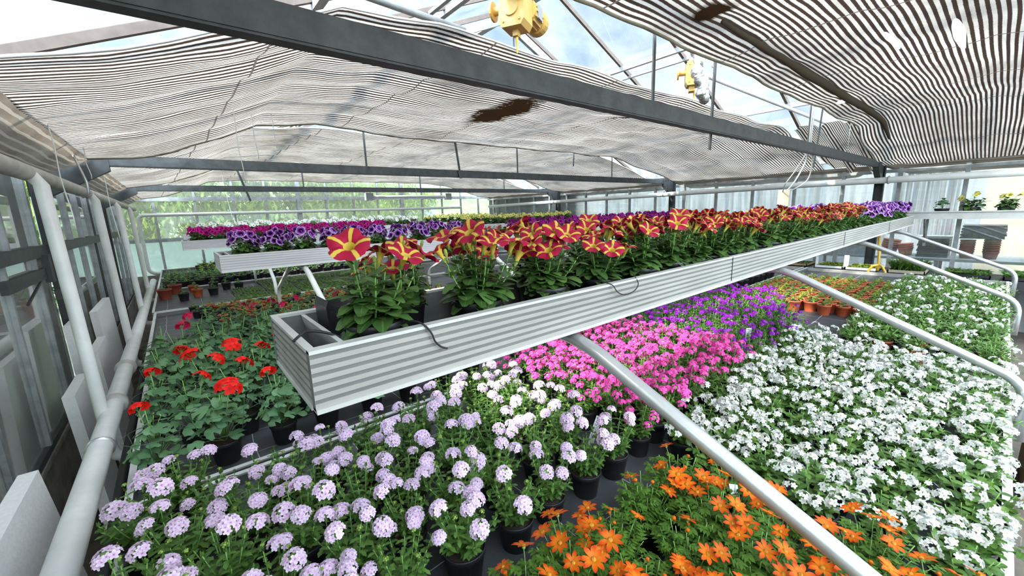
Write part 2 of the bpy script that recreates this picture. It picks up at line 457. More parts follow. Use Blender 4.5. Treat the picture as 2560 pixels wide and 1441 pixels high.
# ------------------------------------------------------------------ mesh builder
class MB:
    def __init__(s):
        s.v = []; s.f = []; s.m = []; s.uv = []; s.mi = 0
    def vert(s, p):
        s.v.append((p[0], p[1], p[2])); return len(s.v) - 1
    def face(s, idx, uv=None):
        s.f.append(tuple(idx)); s.m.append(s.mi)
        s.uv.append(uv if uv else ((0.5, 0.5),) * len(idx))
    def box(s, a, b):
        x0, y0, z0 = a; x1, y1, z1 = b
        p = [s.vert(q) for q in ((x0, y0, z0), (x1, y0, z0), (x1, y1, z0), (x0, y1, z0), (x0, y0, z1), (x1, y0, z1), (x1, y1, z1), (x0, y1, z1))]
        for q in ((0, 3, 2, 1), (4, 5, 6, 7), (0, 1, 5, 4), (1, 2, 6, 5), (2, 3, 7, 6), (3, 0, 4, 7)):
            s.face([p[i] for i in q])
    def beam(s, a, b, w, h, up=(0, 0, 1)):
        a = V(a); b = V(b); d = (b - a).normalized()
        side = d.cross(V(up)).normalized(); u = side.cross(d).normalized()
        c = [(-w / 2, -h / 2), (w / 2, -h / 2), (w / 2, h / 2), (-w / 2, h / 2)]
        p = [s.vert(e + side * x + u * y) for e in (a, b) for x, y in c]
        for q in ((0, 1, 2, 3), (7, 6, 5, 4), (0, 4, 5, 1), (1, 5, 6, 2), (2, 6, 7, 3), (3, 7, 4, 0)):
            s.face([p[i] for i in q])
    def tube(s, pts, r, n=10, caps=True, radii=None):
        pts = [V(p) for p in pts]
        rings = []; nrm = None
        for i, p in enumerate(pts):
            d = (pts[min(i + 1, len(pts) - 1)] - pts[max(i - 1, 0)])
            if d.length < 1e-9: d = V((0, 0, 1))
            d.normalize()
            if nrm is None:
                nrm = d.orthogonal().normalized()
            nrm = (nrm - d * nrm.dot(d))
            if nrm.length < 1e-6: nrm = d.orthogonal()
            nrm.normalize(); bn = d.cross(nrm)
            rr = radii[i] if radii else r
            rings.append([s.vert(p + nrm * (rr * cos(2 * pi * k / n)) + bn * (rr * sin(2 * pi * k / n))) for k in range(n)])
        for a, b in zip(rings, rings[1:]):
            for k in range(n):
                s.face((a[k], a[(k + 1) % n], b[(k + 1) % n], b[k]))
        if caps:
            s.face(rings[0][::-1]); s.face(rings[-1])
    def lathe(s, prof, c=(0, 0, 0), n=20, close=False):
        rings = [[s.vert((c[0] + r * cos(2 * pi * k / n), c[1] + r * sin(2 * pi * k / n), c[2] + z)) for k in range(n)] for r, z in prof]
        for a, b in zip(rings, rings[1:]):
            for k in range(n):
                s.face((a[k], a[(k + 1) % n], b[(k + 1) % n], b[k]))
        if close:
            s.face(rings[-1])
            s.face(rings[0][::-1])
    def prism(s, poly, axis, a, b):
        """poly: 2d points in the plane normal to axis"""
        def pt(u, v, w):
            return {'x': (w, u, v), 'y': (u, w, v), 'z': (u, v, w)}[axis]
        A = [s.vert(pt(u, v, a)) for u, v in poly]
        B = [s.vert(pt(u, v, b)) for u, v in poly]
        s.face(A); s.face(B[::-1])
        n = len(poly)
        for i in range(n):
            s.face((A[i], B[i], B[(i + 1) % n], A[(i + 1) % n]))
    def leaf(s, base, d, up, L, W, shape='ovate', curl=0.3, fold=0.25, n=4):
        d = V(d).normalized(); up = V(up)
        side = d.cross(up)
        if side.length < 1e-4: side = d.orthogonal()
        side.normalize(); nn = side.cross(d).normalized()
        rows = []
        for i in range(n + 1):
            t = i / n
            if shape == 'ovate': w = sin(pi * min(1, t ** 1.05 * 0.88 + 0.06)) ** 0.65
            elif shape == 'round': w = sqrt(max(0, 1 - (2 * t - 1) ** 2)) if 0 < t < 1 else 0.05
            elif shape == 'serr': w = sin(pi * (t * 0.9 + 0.06)) * (1.15 if i % 2 else 0.62)
            else: w = sin(pi * (t * 0.95 + 0.03))
            if i == n: w = 0.30 if shape == 'ovate' else min(w, 0.12)
            ang = curl * t
            p = V(base) + d * (L * t * cos(ang * 0.6)) - nn * (L * t * sin(ang))
            ww = W * 0.5 * w
            rows.append((p, ww, t))
        prev = None
        for (p, ww, t) in rows:
            a = s.vert(p - side * ww + nn * ww * fold)
            b = s.vert(p)
            c = s.vert(p + side * ww + nn * ww * fold)
            cur = (a, b, c, t)
            if prev:
                s.face((prev[0], prev[1], b, a), ((0, prev[3]), (0.5, prev[3]), (0.5, t), (0, t)))
                s.face((prev[1], prev[2], c, b), ((0.5, prev[3]), (1, prev[3]), (1, t), (0.5, t)))
            prev = cur
    def disc(s, c, nrm, rads, uvr=1.0, cup=0.0, inner=0.3):
        """flat petal disc with an outline radius for each angle; uv.y = distance from the centre"""
        nrm = V(nrm).normalized(); a = nrm.orthogonal().normalized(); b = nrm.cross(a)
        c = V(c); n = len(rads); rm = max(rads)
        ce = s.vert(c)
        i1 = [s.vert(c + (a * cos(2 * pi * k / n) + b * sin(2 * pi * k / n)) * (r * inner) + nrm * cup * 0.15) for k, r in enumerate(rads)]
        o = [s.vert(c + (a * cos(2 * pi * k / n) + b * sin(2 * pi * k / n)) * r + nrm * cup) for k, r in enumerate(rads)]
        for k in range(n):
            j = (k + 1) % n
            s.face((ce, i1[k], i1[j]), ((0.5, 0), (0.5, inner), (0.5, inner)))
            s.face((i1[k], o[k], o[j], i1[j]), ((0.5, inner), (0.5, rads[k] / rm), (0.5, rads[j] / rm), (0.5, inner)))
    def mesh(s, name, mats, smooth=True):
        me = bpy.data.meshes.new(name)
        me.from_pydata(s.v, [], s.f)
        if not isinstance(mats, (list, tuple)): mats = [mats]
        for m in mats: me.materials.append(m)
        if len(mats) > 1: me.polygons.foreach_set('material_index', s.m)
        ul = me.uv_layers.new(name='UVMap')
        flat = []
        for u in s.uv:
            for p in u: flat.extend(p)
        ul.data.foreach_set('uv', flat)
        if smooth: me.polygons.foreach_set('use_smooth', [True] * len(me.polygons))
        me.update()
        return me

def tag(o, label=None, cat=None, group=None, kind=None):
    if label: o['label'] = label
    if cat: o['category'] = cat
    if group: o['group'] = group
    if kind: o['kind'] = kind
    return o

def obj(name, mb, mats, parent=None, smooth=False, loc=None):
    me = mb.mesh(name, mats, smooth) if isinstance(mb, MB) else mb
    o = bpy.data.objects.new(name, me)
    COL.objects.link(o)
    if parent: o.parent = parent
    if loc: o.location = loc
    return o

def empty(name, label, cat, loc=(0, 0, 0), group=None, kind=None):
    o = bpy.data.objects.new(name, None)
    o.empty_display_size = 0.05
    COL.objects.link(o)
    o.location = loc
    return tag(o, label, cat, group, kind)

def arc(a, corner, b, r, n=6):
    """path a -> corner -> b with a rounded corner"""
    a, corner, b = V(a), V(corner), V(b)
    d1 = (a - corner).normalized(); d2 = (b - corner).normalized()
    p1 = corner + d1 * r; p2 = corner + d2 * r
    out = []
    for i in range(n + 1):
        t = i / n
        out.append(p1 * (1 - t) ** 2 + corner * 2 * t * (1 - t) + p2 * t * t)
    return out

ORD = 'first second third fourth fifth sixth seventh eighth ninth tenth eleventh twelfth thirteenth fourteenth fifteenth sixteenth seventeenth eighteenth nineteenth twentieth'.split()
def ordn(i):
    if i < 20: return ORD[i]
    tens = {2: 'twenty', 3: 'thirty', 4: 'forty', 5: 'fifty'}[(i + 1) // 10]
    r = (i + 1) % 10
    return tens + '-' + ORD[r - 1] if r else {2: 'twentieth', 3: 'thirtieth', 4: 'fortieth', 5: 'fiftieth'}[(i + 1) // 10]

# ================================================================== the building
XL, XR, YF, YN = -0.78, 8.45, 11.4, -5.5
ZE, XRG, ZR = 2.42, 3.84, 4.42            # eave height, ridge position and height
TRUSS = (-2.1, 1.28, 4.65, 8.05)
def roof_z(x):
    return ZE + (ZR - ZE) * (1 - abs(x - XRG) / (XRG - XL)) if x < XRG else ZE + (ZR - ZE) * (XR - x) / (XR - XRG)

b = MB(); b.box((XL - 0.1, YN - 0.1, -0.12), (XR + 6.5, YF + 0.1, 0.0))
tag(obj('floor', b, MT['earth']), 'brown trodden floor of the greenhouse aisles', 'floor', kind='structure')
b = MB(); b.box((-60, -40, -0.3), (90, 110, -0.14))
tag(obj('ground', b, MT['lawn']), 'grass ground outside the greenhouse', 'ground', kind='structure')

# low walls
b = MB(); b.box((XL - 0.1, YN, 0), (XL, YF, 0.42)); b.box((XL - 0.12, YN, 0.42), (XL + 0.03, YF, 0.45))
tag(obj('wall_left', b, MT['concrete']), 'low concrete wall under the left glazing', 'wall', kind='structure')
b = MB(); b.box((XL, YF, 0), (XR, YF + 0.1, 0.70))
tag(obj('wall_back', b, MT['concrete']), 'low concrete wall under the far glazing', 'wall', kind='structure')
b = MB(); b.box((XR, YN, 0), (XR + 0.1, YF, 0.58))
tag(obj('wall_right', b, MT['shedw']), 'low grey wall under the right glazing', 'wall', kind='structure')
b = MB(); b.box((XL, YN - 0.1, 0), (XR, YN, 0.6))
tag(obj('wall_front', b, MT['concrete']), 'low concrete wall behind the viewer', 'wall', kind='structure')

# left glazing, one window per bay
nwin = [0]
def window(parts, label):
    nwin[0] += 1
    e = empty('window_%d' % nwin[0], label, 'window', (0, 0, 0), kind='structure')
    for nm, mb, mt in parts:
        obj(nm, mb, mt, e)
    return e

YS = list(TRUSS)
bays = [(YN, -2.1), (-2.1, 1.28), (1.28, 4.65), (4.65, 8.05), (8.05, 11.4)]
for bi, (y0, y1) in enumerate(bays):
    fr = MB()
    fr.box((XL - 0.03, y0 + 0.05, 1.585), (XL + 0.035, y1 - 0.05, 1.665))
    fr.box((XL - 0.03, y0 + 0.05, 2.24), (XL + 0.03, y1 - 0.05, 2.42))
    fr.box((XL - 0.02, y0 + 0.05, 0.45), (XL + 0.02, y1 - 0.05, 0.49))
    parts = [('window_frame', fr, MT['steel'])]
    mull = MB()
    y = y1 - 0.42
    while y > y0 + 0.2:
        mull.box((XL - 0.02, y - 0.016, 0.49), (XL + 0.022, y + 0.016, 1.59))
        mull.box((XL - 0.016, y + 0.20 - 0.014, 1.66), (XL + 0.018, y + 0.20 + 0.014, 2.24))
        y -= 0.68
    parts.append(('window_bar', mull, MT['steel_mid']))
    g = MB(); g.box((XL - 0.004, y0 + 0.03, 0.46), (XL, y1 - 0.03, 1.62)); g.box((XL - 0.010, y0 + 0.03, 1.63), (XL - 0.006, y1 - 0.03, 2.30))
    parts.append(('pane', g, MT['glass']))
    if bi == 2:
        v = MB()
        v.beam((XL + 0.02, 3.45, 1.47), (XL + 0.02, 4.58, 1.47), 0.03, 0.075)
        v.beam((XL + 0.03, 3.75, 1.33), (XL + 0.03, 4.35, 1.47), 0.012, 0.012)
        v.box((XL + 0.02, 4.36, 1.40), (XL + 0.06, 4.44, 1.60)); v.box((XL + 0.02, 4.52, 1.25), (XL + 0.07, 4.58, 1.33))
        parts.append(('vent_stay', v, MT['steel']))
    window(parts, 'side glazing of bay %s from the far end on the left wall' % ordn(4 - bi))
# far glazing
def far_z(x): return roof_z(x)
fr = MB()
px = [-0.25, 0.44, 1.15, 1.80, 3.18, 3.88, 4.56, 5.94, 6.63, 7.33, 8.02]
for x in px: fr.box((x - 0.022, YF - 0.02, 0.70), (x + 0.022, YF + 0.02, far_z(x)))
for x in (2.52, 5.28): fr.box((x - 0.045, YF - 0.05, 0.70), (x + 0.045, YF + 0.03, far_z(x)))
fr.box((XL, YF - 0.03, 1.39), (XR, YF + 0.02, 1.465))
fr.box((XL, YF - 0.035, 2.24), (XR, YF + 0.02, 2.32))
g = MB(); g.box((XL, YF + 0.024, 1.45), (XR, YF + 0.028, 2.42)); g.prism([(XL, ZE), (XR, ZE), (XRG, ZR)], 'y', YF + 0.024, YF + 0.028)
g2 = MB(); g2.box((XL, YF + 0.024, 0.70), (XR, YF + 0.030, 1.45))
window([('window_frame', fr, MT['steel_mid']), ('pane', g, MT['far_glass']), ('bubble_panel', g2, MT['bubble'])], 'far gable glazing, clear panes above pale blue bubble panels')
# right glazing
fr = MB(); g = MB()
y = 1.06 - 0.67 * 9
while y < YF:
    fr.box((XR - 0.02, y - 0.024, 0.58), (XR + 0.02, y + 0.024, 2.42)); y += 0.67
for z in (0.60, 2.20): fr.box((XR - 0.025, YN, z - 0.02), (XR + 0.02, YF, z + 0.03))
fr.box((XR - 0.03, YN, 1.545), (XR + 0.01, YF, 1.60))
g.box((XR + 0.024, YN, 0.58), (XR + 0.028, YF, 2.42))
window([('window_frame', fr, MT['steel_mid']), ('pane', g, MT['glass'])], 'right side glazing with slim grey bars, shed behind it')
# glazing behind the viewer
fr = MB()
x = XL + 0.3
while x < XR:
    fr.box((x - 0.022, YN - 0.02, 0.6), (x + 0.022, YN + 0.02, roof_z(x))); x += 0.7
g = MB(); g.box((XL, YN - 0.03, 0.6), (XR, YN - 0.026, 2.42)); g.prism([(XL, ZE), (XR, ZE), (XRG, ZR)], 'y', YN - 0.03, YN - 0.026)
window([('window_frame', fr, MT['steel_mid']), ('pane', g, MT['far_glass'])], 'gable glazing behind the viewer')

# roof glass and its bars
root = empty('ceiling', 'pitched glass roof with slender bars and a ridge', 'roof', kind='structure')
g = MB()
g.prism([(XL, ZE + 0.05), (XRG, ZR + 0.05), (XRG, ZR + 0.045), (XL, ZE + 0.045)], 'y', YN, YF)
g.prism([(XRG, ZR + 0.05), (XR, ZE + 0.05), (XR, ZE + 0.045), (XRG, ZR + 0.045)], 'y', YN, YF)
obj('roof_pane', g, MT['roof_glass'], root)
bars = MB()
y = 1.28 - 0.84 * 8
while y < YF:
    bars.beam((XL, y, ZE + 0.02), (XRG, y, ZR + 0.02), 0.034, 0.05)
    bars.beam((XRG, y, ZR + 0.02), (XR, y, ZE + 0.02), 0.034, 0.05)
    y += 0.84
obj('glazing_bar', bars, MT['bar'], root)
pur = MB()
for x in (0.9, 2.4, 5.3, 6.8): pur.beam((x, YN, roof_z(x) - 0.03), (x, YF, roof_z(x) - 0.03), 0.05, 0.06)
for x in (2.2, 5.5): pur.beam((x, YN, roof_z(x) - 0.015), (x, YF, roof_z(x) - 0.015), 0.04, 0.03)
pur.beam((XRG, YN, ZR - 0.03), (XRG, YF, ZR - 0.03), 0.09, 0.10)
obj('purlin', pur, MT['bar_al'], root)
gut = MB()
gut.box((XL - 0.08, YN, 2.40), (XL + 0.06, YF, 2.47)); gut.box((XR - 0.06, YN, 2.40), (XR + 0.08, YF, 2.47))
obj('eave_gutter', gut, MT['steel_mid'], root)

# trusses
for ti, ty in enumerate(TRUSS):
    names = ['roof truss behind the viewer', 'nearest roof truss, its dark tie beam crossing the whole view', 'second roof truss with dark tie beam from the viewer', 'third roof truss with dark tie beam from the viewer']
    root = empty('roof_truss', names[ti], 'roof truss', (0, 0, 0), group='steel roof trusses', kind='structure')
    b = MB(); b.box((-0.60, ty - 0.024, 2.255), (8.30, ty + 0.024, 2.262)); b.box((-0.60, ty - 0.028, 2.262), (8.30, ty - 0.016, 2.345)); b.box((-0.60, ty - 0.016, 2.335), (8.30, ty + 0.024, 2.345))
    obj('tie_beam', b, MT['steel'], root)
    b = MB(); b.beam((XL + 0.05, ty, ZE - 0.06), (XRG, ty, ZR - 0.08), 0.05, 0.10); b.beam((XRG, ty, ZR - 0.08), (XR - 0.05, ty, ZE - 0.06), 0.05, 0.10)
    obj('rafter', b, MT['steel_mid'], root)
    for s_ in (-1, 1):
        xo = XL if s_ < 0 else XR
        b = MB()
        pr = [(xo, 2.02), (xo - s_ * 0.10, 2.02), (xo - s_ * 0.46, 2.22), (xo - s_ * 0.46, 2.36), (xo - s_ * 0.16, 2.44), (xo, 2.44)]
        b.prism(pr, 'y', ty - 0.035, ty + 0.035)
        for q in (0.30, 0.38):
            b.lathe([(0.001, 0), (0.014, 0), (0.014, 0.012), (0.001, 0.012)], (0, 0, 0), 8) if False else None
            b.box((xo - s_ * q - 0.012, ty - 0.047, 2.31), (xo - s_ * q + 0.012, ty - 0.035, 2.334))
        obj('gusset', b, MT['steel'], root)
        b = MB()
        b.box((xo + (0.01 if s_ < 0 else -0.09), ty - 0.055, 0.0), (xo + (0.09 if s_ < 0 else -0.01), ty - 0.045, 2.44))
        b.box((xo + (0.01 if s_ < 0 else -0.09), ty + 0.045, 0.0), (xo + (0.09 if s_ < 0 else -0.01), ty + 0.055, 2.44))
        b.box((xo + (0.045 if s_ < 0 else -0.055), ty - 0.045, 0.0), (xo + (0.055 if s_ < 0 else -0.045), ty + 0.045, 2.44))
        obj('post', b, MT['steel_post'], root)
    hx = {1: [(2.12, 2.12, 2.30), (4.86, 4.86, 2.30)], 2: [(1.78, 1.78, 2.30), (4.03, 4.03, 2.30), (6.30, 6.30, 2.30)], 3: [(1.9, 1.9, 2.3), (4.2, 4.2, 2.3), (6.5, 6.5, 2.3)]}.get(ti, [])
    for (x0, x1, z0) in hx:
        b = MB(); b.beam((x0, ty + 0.03, z0), (x1, ty + 0.03, roof_z(x1) - 0.1), 0.022, 0.008, up=(0, 1, 0))
        obj('hanger_bar', b, MT['steel'], root)

def loose_bar(a, c, w, label):
    b = MB(); b.beam(a, c, w, 0.010, up=(0, 1, 0))
    tag(obj('hanging_strap', b, MT['steel']), label, 'strap', 'loose flat straps hanging under the roof')
loose_bar((2.93, 1.36, 2.17), (2.86, 1.31, 3.96), 0.026, 'flat perforated steel strap hanging just past the nearest tie beam by the second motor')
loose_bar((2.98, 4.60, 2.24), (2.78, 4.63, 3.94), 0.028, 'slanting dark flat strap crossing the second tie beam')
loose_bar((5.55, 1.42, 2.16), (5.40, 1.30, 3.68), 0.026, 'black strap with flared tip hanging behind nearest tie beam, by the open roof panes')
loose_bar((5.3, 4.72, 2.50), (5.34, 4.68, 3.70), 0.022, 'short black strap end poking out under the second shading screen')
loose_bar((1.05, 8.0, 2.10), (0.85, 8.0, 2.9), 0.03, 'thin dark strap before the far left window panes')

# ------------------------------------------------------------------ shading screens
PROF = [(-0.42, 2.29), (-0.10, 2.38), (0.40, 2.56), (0.72, 2.72), (1.2, 2.765), (3.6, 2.765), (6.1, 2.765), (6.55, 2.73), (7.2, 2.56), (8.0, 2.37), (8.36, 2.29)]
def prof(x):
    for (xa, za), (xb, zb) in zip(PROF, PROF[1:]):
        if x <= xb: return za + (zb - za) * (x - xa) / (xb - xa)
    return PROF[-1][1]
def cloth_z(x, y, y0, y1, seed):
    z = prof(x)
    flat = min(1, max(0, (x + 0.42) / 0.5)) * min(1, max(0, (8.4 - x) / 0.5))
    t = (y - y0) / (y1 - y0)
    sc_ = abs(sin(pi * (y - y0) / 0.42))
    seam = abs(((x + 0.3) / 1.15 + 0.5) % 1.0 - 0.5) * 2
    z -= flat * (0.030 * sc_ * (0.4 + 0.6 * seam))
    z -= flat * 0.05 * (t ** 3)
    z -= flat * 0.020 * (1 - cos(2 * pi * (x - 0.3) / 1.15)) * 0.5
    z += 0.022 * noise.noise(V((x * 1.3 + seed, y * 2.2, seed)))
    z += 0.010 * noise.noise(V((x * 4 + seed, y * 7, seed * 2)))
    return z
GROW = [0.0]
def grow(x):
    t = min(1, max(0, (x - 1.0) / 1.8)); u = min(1, max(0, (7.6 - x) / 1.0))
    return GROW[0] * t * t * (3 - 2 * t) * u
def screen(name_label, y0, y1, seed, matl, x0=-0.42, x1=8.36):
    nx, ny = 210, 56
    m = MB()
    ids = []
    for i in range(nx + 1):
        x = x0 + (x1 - x0) * i / nx
        row = []
        for j in range(ny + 1):
            y = y0 + (y1 - y0) * j / ny
            e = 0.05 * noise.noise(V((x * 1.5, seed, j > ny / 2)))
            yy = y + e * (abs(j / ny - 0.5) * 2) ** 3 + grow(x) * (j / ny) ** 2
            row.append((m.vert((x, yy, cloth_z(x, y, y0, y1, seed))), x, y))
        ids.append(row)
    for i in range(nx):
        for j in range(ny):
            a, b_, c, d = ids[i][j], ids[i + 1][j], ids[i + 1][j + 1], ids[i][j + 1]
            m.face((a[0], b_[0], c[0], d[0]), ((a[1], a[2]), (b_[1], b_[2]), (c[1], c[2]), (d[1], d[2])))
    root = obj('shading_screen', m, matl, smooth=True)
    tag(root, name_label, 'shading screen', 'striped shading screens under the roof')
    for nm, yy, r, mt in (('edge_cord', y0, 0.006, 'white'), ('hem', y1, 0.009, 'flap')):
        t = MB()
        pts = [(x0 + (x1 - x0) * k / 70, yy + (grow(x0 + (x1 - x0) * k / 70) if yy == y1 else 0) + 0.05 * noise.noise(V(((x0 + (x1 - x0) * k / 70) * 1.5, seed, yy == y1))), cloth_z(x0 + (x1 - x0) * k / 70, yy, y0, y1, seed) - 0.004) for k in range(71)]
        t.tube(pts, r, 6)
        obj(nm, t, MT[mt], root, smooth=True)
    return root
SC0 = screen('striped cloth screen overhead at right, with two torn slits', -0.25, 1.27, 3.1, screen_material('screen_cloth_torn', tone=0.8, holes=[(3.75, 0.30, 0.36, 0.026), (3.52, 0.565, 0.24, 0.022), (5.04, 1.12, 0.07, 0.035)], stains=[(2.15, 1.02, 0.10, 0.10, 0.3)]))
GROW[0] = 0.20
screen('large striped cloth screen spanning the middle, with a dark brown stain', 1.98, 4.42, 8.7, screen_material('screen_cloth_stained', stains=[(2.58, 3.15, 0.25, 0.60, -0.06), (3.9, 2.6, 0.04, 0.3, 0.0)]))
GROW[0] = 0.0
screen('striped cloth screen above the second and third tie beams', 4.95, 7.80, 14.2, screen_material('screen_cloth_middle'))
screen('farthest striped cloth screen before the gable glass', 8.75, 11.1, 21.9, screen_material('screen_cloth_far'))
#screen('striped cloth screen behind the viewer', -5.0, -2.5, 30.5, screen_material('screen_cloth_rear'))

m = MB()
m.tube([(2.3 + 0.165 * k, 1.04 + 0.004 * sin(k * 0.9), min(2.712, prof(2.3 + 0.165 * k) - 0.045)) for k in range(30)], 0.03, 10, radii=[0.010 + 0.022 * min(1, k / 8) * min(1, (30 - k) / 5) for k in range(30)])
obj('rolled_fold', m, MT['eave'], SC0, smooth=True)
# sheets along the eaves, one per bay on both sides
def eave_sheet(y0, y1, side, label):
    m = MB(); n = 26; k = 8
    ids = []
    for i in range(n + 1):
        t = i / n; y = y0 + (y1 - y0) * t
        w = min(1, min(t, 1 - t) * 9 + 0.25)
        row = []
        for j in range(k + 1):
            s_ = j / k
            bul = sin(pi * s_) * 0.045 * w
            x = 0.36 - 0.30 * s_ * w - bul * 0.5 + 0.012 * noise.noise(V((s_ * 3, y * 2, side)))
            z = 2.30 - 0.155 * s_ * w - bul + 0.008 * noise.noise(V((s_ * 2, y * 3, 5 + side)))
            X = (XL + x) if side < 0 else (XR - x + 0.27)
            row.append(m.vert((X, y, z)))
        ids.append(row)
    for i in range(n):
        for j in range(k):
            m.face((ids[i][j], ids[i + 1][j], ids[i + 1][j + 1], ids[i][j + 1]), ((i / n * 3.4, j / k), ((i + 1) / n * 3.4, j / k), ((i + 1) / n * 3.4, (j + 1) / k), (i / n * 3.4, (j + 1) / k)))
    tag(obj('eave_sheet', m, MT['eave'], smooth=True), label, 'eave sheet', 'grey brown sheets hung along the eaves')
for bi, (y0, y1) in enumerate(bays):
    where = ['behind the viewer', 'beside the viewer', 'in the nearest whole bay', 'in the bay past the second tie beam', 'in the farthest bay'][bi]
    if bi == 0: continue
    eave_sheet(y0 + 0.05, y1 - 0.05, -1, 'grey brown sheet along the left eave ' + where)
    eave_sheet(y0 + 0.05, y1 - 0.05, 1, 'grey brown sheet along the right eave ' + where)

# cloth gathered in two deep folds round the nearest right post head
m = MB(); ids = []
for i in range(31):
    x = 6.45 + 1.90 * i / 30; row = []
    for j in range(41):
        y = 1.24 + 0.60 * j / 40 + 0.08 * (1 - i / 30)
        f = 0.10 * max(0, cos((y - 1.37) * 2 * pi / 0.26)) ** 2
        row.append((m.vert((x, y, prof(x) + 0.02 - f * (0.4 + 0.6 * i / 30) + 0.01 * noise.noise(V((x * 3, y * 5, 4))))), x, y))
    ids.append(row)
for i in range(30):
    for j in range(40):
        q = (ids[i][j], ids[i + 1][j], ids[i + 1][j + 1], ids[i][j + 1])
        m.face([v[0] for v in q], tuple((v[1], v[2] * 1.6) for v in q))
o = obj('gathered_cloth', m, screen_material('screen_cloth_folds', tone=0.8), smooth=True)
tag(o, 'striped cloth gathered in two deep folds at the nearest right post head', 'shading screen')

# cords hanging from the screens
strings = [((-0.40, 3.05, 2.30), (-0.38, 3.0, 1.78), 'pale string hanging in front of the left header pipe, nearest'),
           ((-0.38, 3.9, 2.32), (-0.37, 3.92, 2.10), 'short pale string beside the dark bracket at the left eave'),
           ((-0.40, 5.0, 2.30), (-0.38, 5.02, 1.62), 'pale string hanging past the dark bracket on the left'),
           ((0.42, 3.4, 2.57), (0.43, 3.4, 2.05), 'longest of the white strings hanging under the stained screen'),
           ((0.60, 3.9, 2.62), (0.61, 3.9, 2.28), 'middle white string hanging under the stained screen'),
           ((0.78, 4.1, 2.68), (0.79, 4.1, 2.40), 'shortest white string hanging under the stained screen'),
           ((0.78, 8.9, 2.75), (0.85, 8.9, 1.75), 'thin pale string before the far window panes'),
           ((3.9, 7.7, 2.78), (3.9, 7.7, 1.98), 'thin string hanging at mid view before the far posts')]
for a, c, lab in strings:
    m = MB(); pts = []
    for q in range(9):
        t = q / 8
        pts.append((a[0] + (c[0] - a[0]) * t + 0.004 * sin(t * 9), a[1] + (c[1] - a[1]) * t, a[2] + (c[2] - a[2]) * t))
    m.tube(pts, 0.0028, 5)
    tag(obj('string', m, MT['white'], smooth=True), lab, 'string', 'strings hanging from the screens')

# ------------------------------------------------------------------ heating pipes
def pipe(name, pts, r, matl, label, extra=None, cat='pipe', group='white heating pipes'):
    m = MB(); m.tube(pts, r, 14)
    o = obj(name, m, matl, smooth=True)
    tag(o, label, cat, group)
    if extra:
        for nm, mb, mt in extra: obj(nm, mb, mt, o, smooth=True)
    return o
def ring(c, axis, r, w):
    m = MB(); a = V(c); d = V(axis) * w / 2
    m.tube([a - d, a - d * 0.6, a + d * 0.6, a + d], r, 14, radii=[r * 0.9, r, r, r * 0.9]); return m
pipe('header_pipe', [(-0.46, y, 2.035) for y in (-4.5, 0, 3, 6, 9.4)], 0.036, MT['cream'], 'thick cream header pipe running under the left eave',
     [('pipe_hook', (lambda: (lambda m: (m.tube([(-0.46, 4.15, 2.30), (-0.42, 4.15, 2.10), (-0.42, 4.15, 2.02), (-0.46, 4.15, 1.99)], 0.008, 6), m)[1])(MB()))(), MT['tube'])])
pipe('return_pipe', [(-0.375, y, 0.86) for y in (-1, 1, 3, 5, 8.8)], 0.042, MT['white'], 'thick white heating pipe along the foot of the left glazing',
     [('flange', ring((-0.375, 2.9, 0.86), (0, 1, 0), 0.058, 0.05), MT['cream']), ('flange', ring((-0.375, 3.6, 0.86), (0, 1, 0), 0.056, 0.05), MT['cream']),
      ('clamp', ring((-0.375, 2.35, 0.86), (0, 1, 0), 0.050, 0.014), MT['tube'])])
pipe('black_hose', [(-0.33, y, 0.70 + 0.01 * sin(y * 3)) for y in [1 + 0.3 * k for k in range(14)]], 0.018, MT['cord'], 'black hose lying below the white pipe at left', cat='hose', group='hoses')
for k, (y, zb, lab) in enumerate(((2.74, 0.63, 'nearest'), (4.40, 0.66, 'second'), (6.05, 0.68, 'third'), (7.70, 0.70, 'fourth'))):
    pts = [(-0.45, y, 2.03)] + [(-0.42, y, 1.98)] + arc((-0.40, y, 1.9), (-0.40, y, zb), (-0.20, y, zb), 0.06)[0:] + [(-0.24, y, zb)]
    pipe('drop_pipe', pts, 0.026, MT['white'], '%s of the white pipes dropping from the header pipe at left' % lab)
m_pts = arc((6.9, 11.22, 1.96), (-0.52, 11.22, 1.955), (-0.52, 11.22, 1.0), 0.12) 
pts = [(7.2, 11.22, 1.965)] + m_pts + arc((-0.52, 11.22, 1.4), (-0.52, 11.22, 0.75), (0.5, 11.22, 0.75), 0.16) + [(2.0, 11.22, 0.75)]
pipe('far_pipe', pts, 0.034, MT['white'], 'white pipe looping down and across the far gable glazing',
     [('bracket', (lambda m: ([m.box((x, 11.22, z - 0.01), (x + 0.02, 11.40, z + 0.01)) for x, z in ((0.44, 1.955), (2.52, 1.955), (5.28, 1.96), (0.44, 0.75))], m)[1])(MB()), MT['tube'])])
pipe('wall_pipe', [(8.18, 11.0, 1.97), (8.18, 6, 2.03), (8.18, 2, 2.07), (8.18, -4, 2.06)], 0.046, MT['white'], 'white pipe running the length of the right wall',
     [('clamp', ring((8.18, 1.15, 2.07), (0, 1, 0), 0.060, 0.02), MT['tube']), ('clamp', ring((8.18, 4.72, 2.05), (0, 1, 0), 0.060, 0.02), MT['tube']), ('clamp', ring((8.18, 8.1, 2.0), (0, 1, 0), 0.060, 0.02), MT['tube'])])

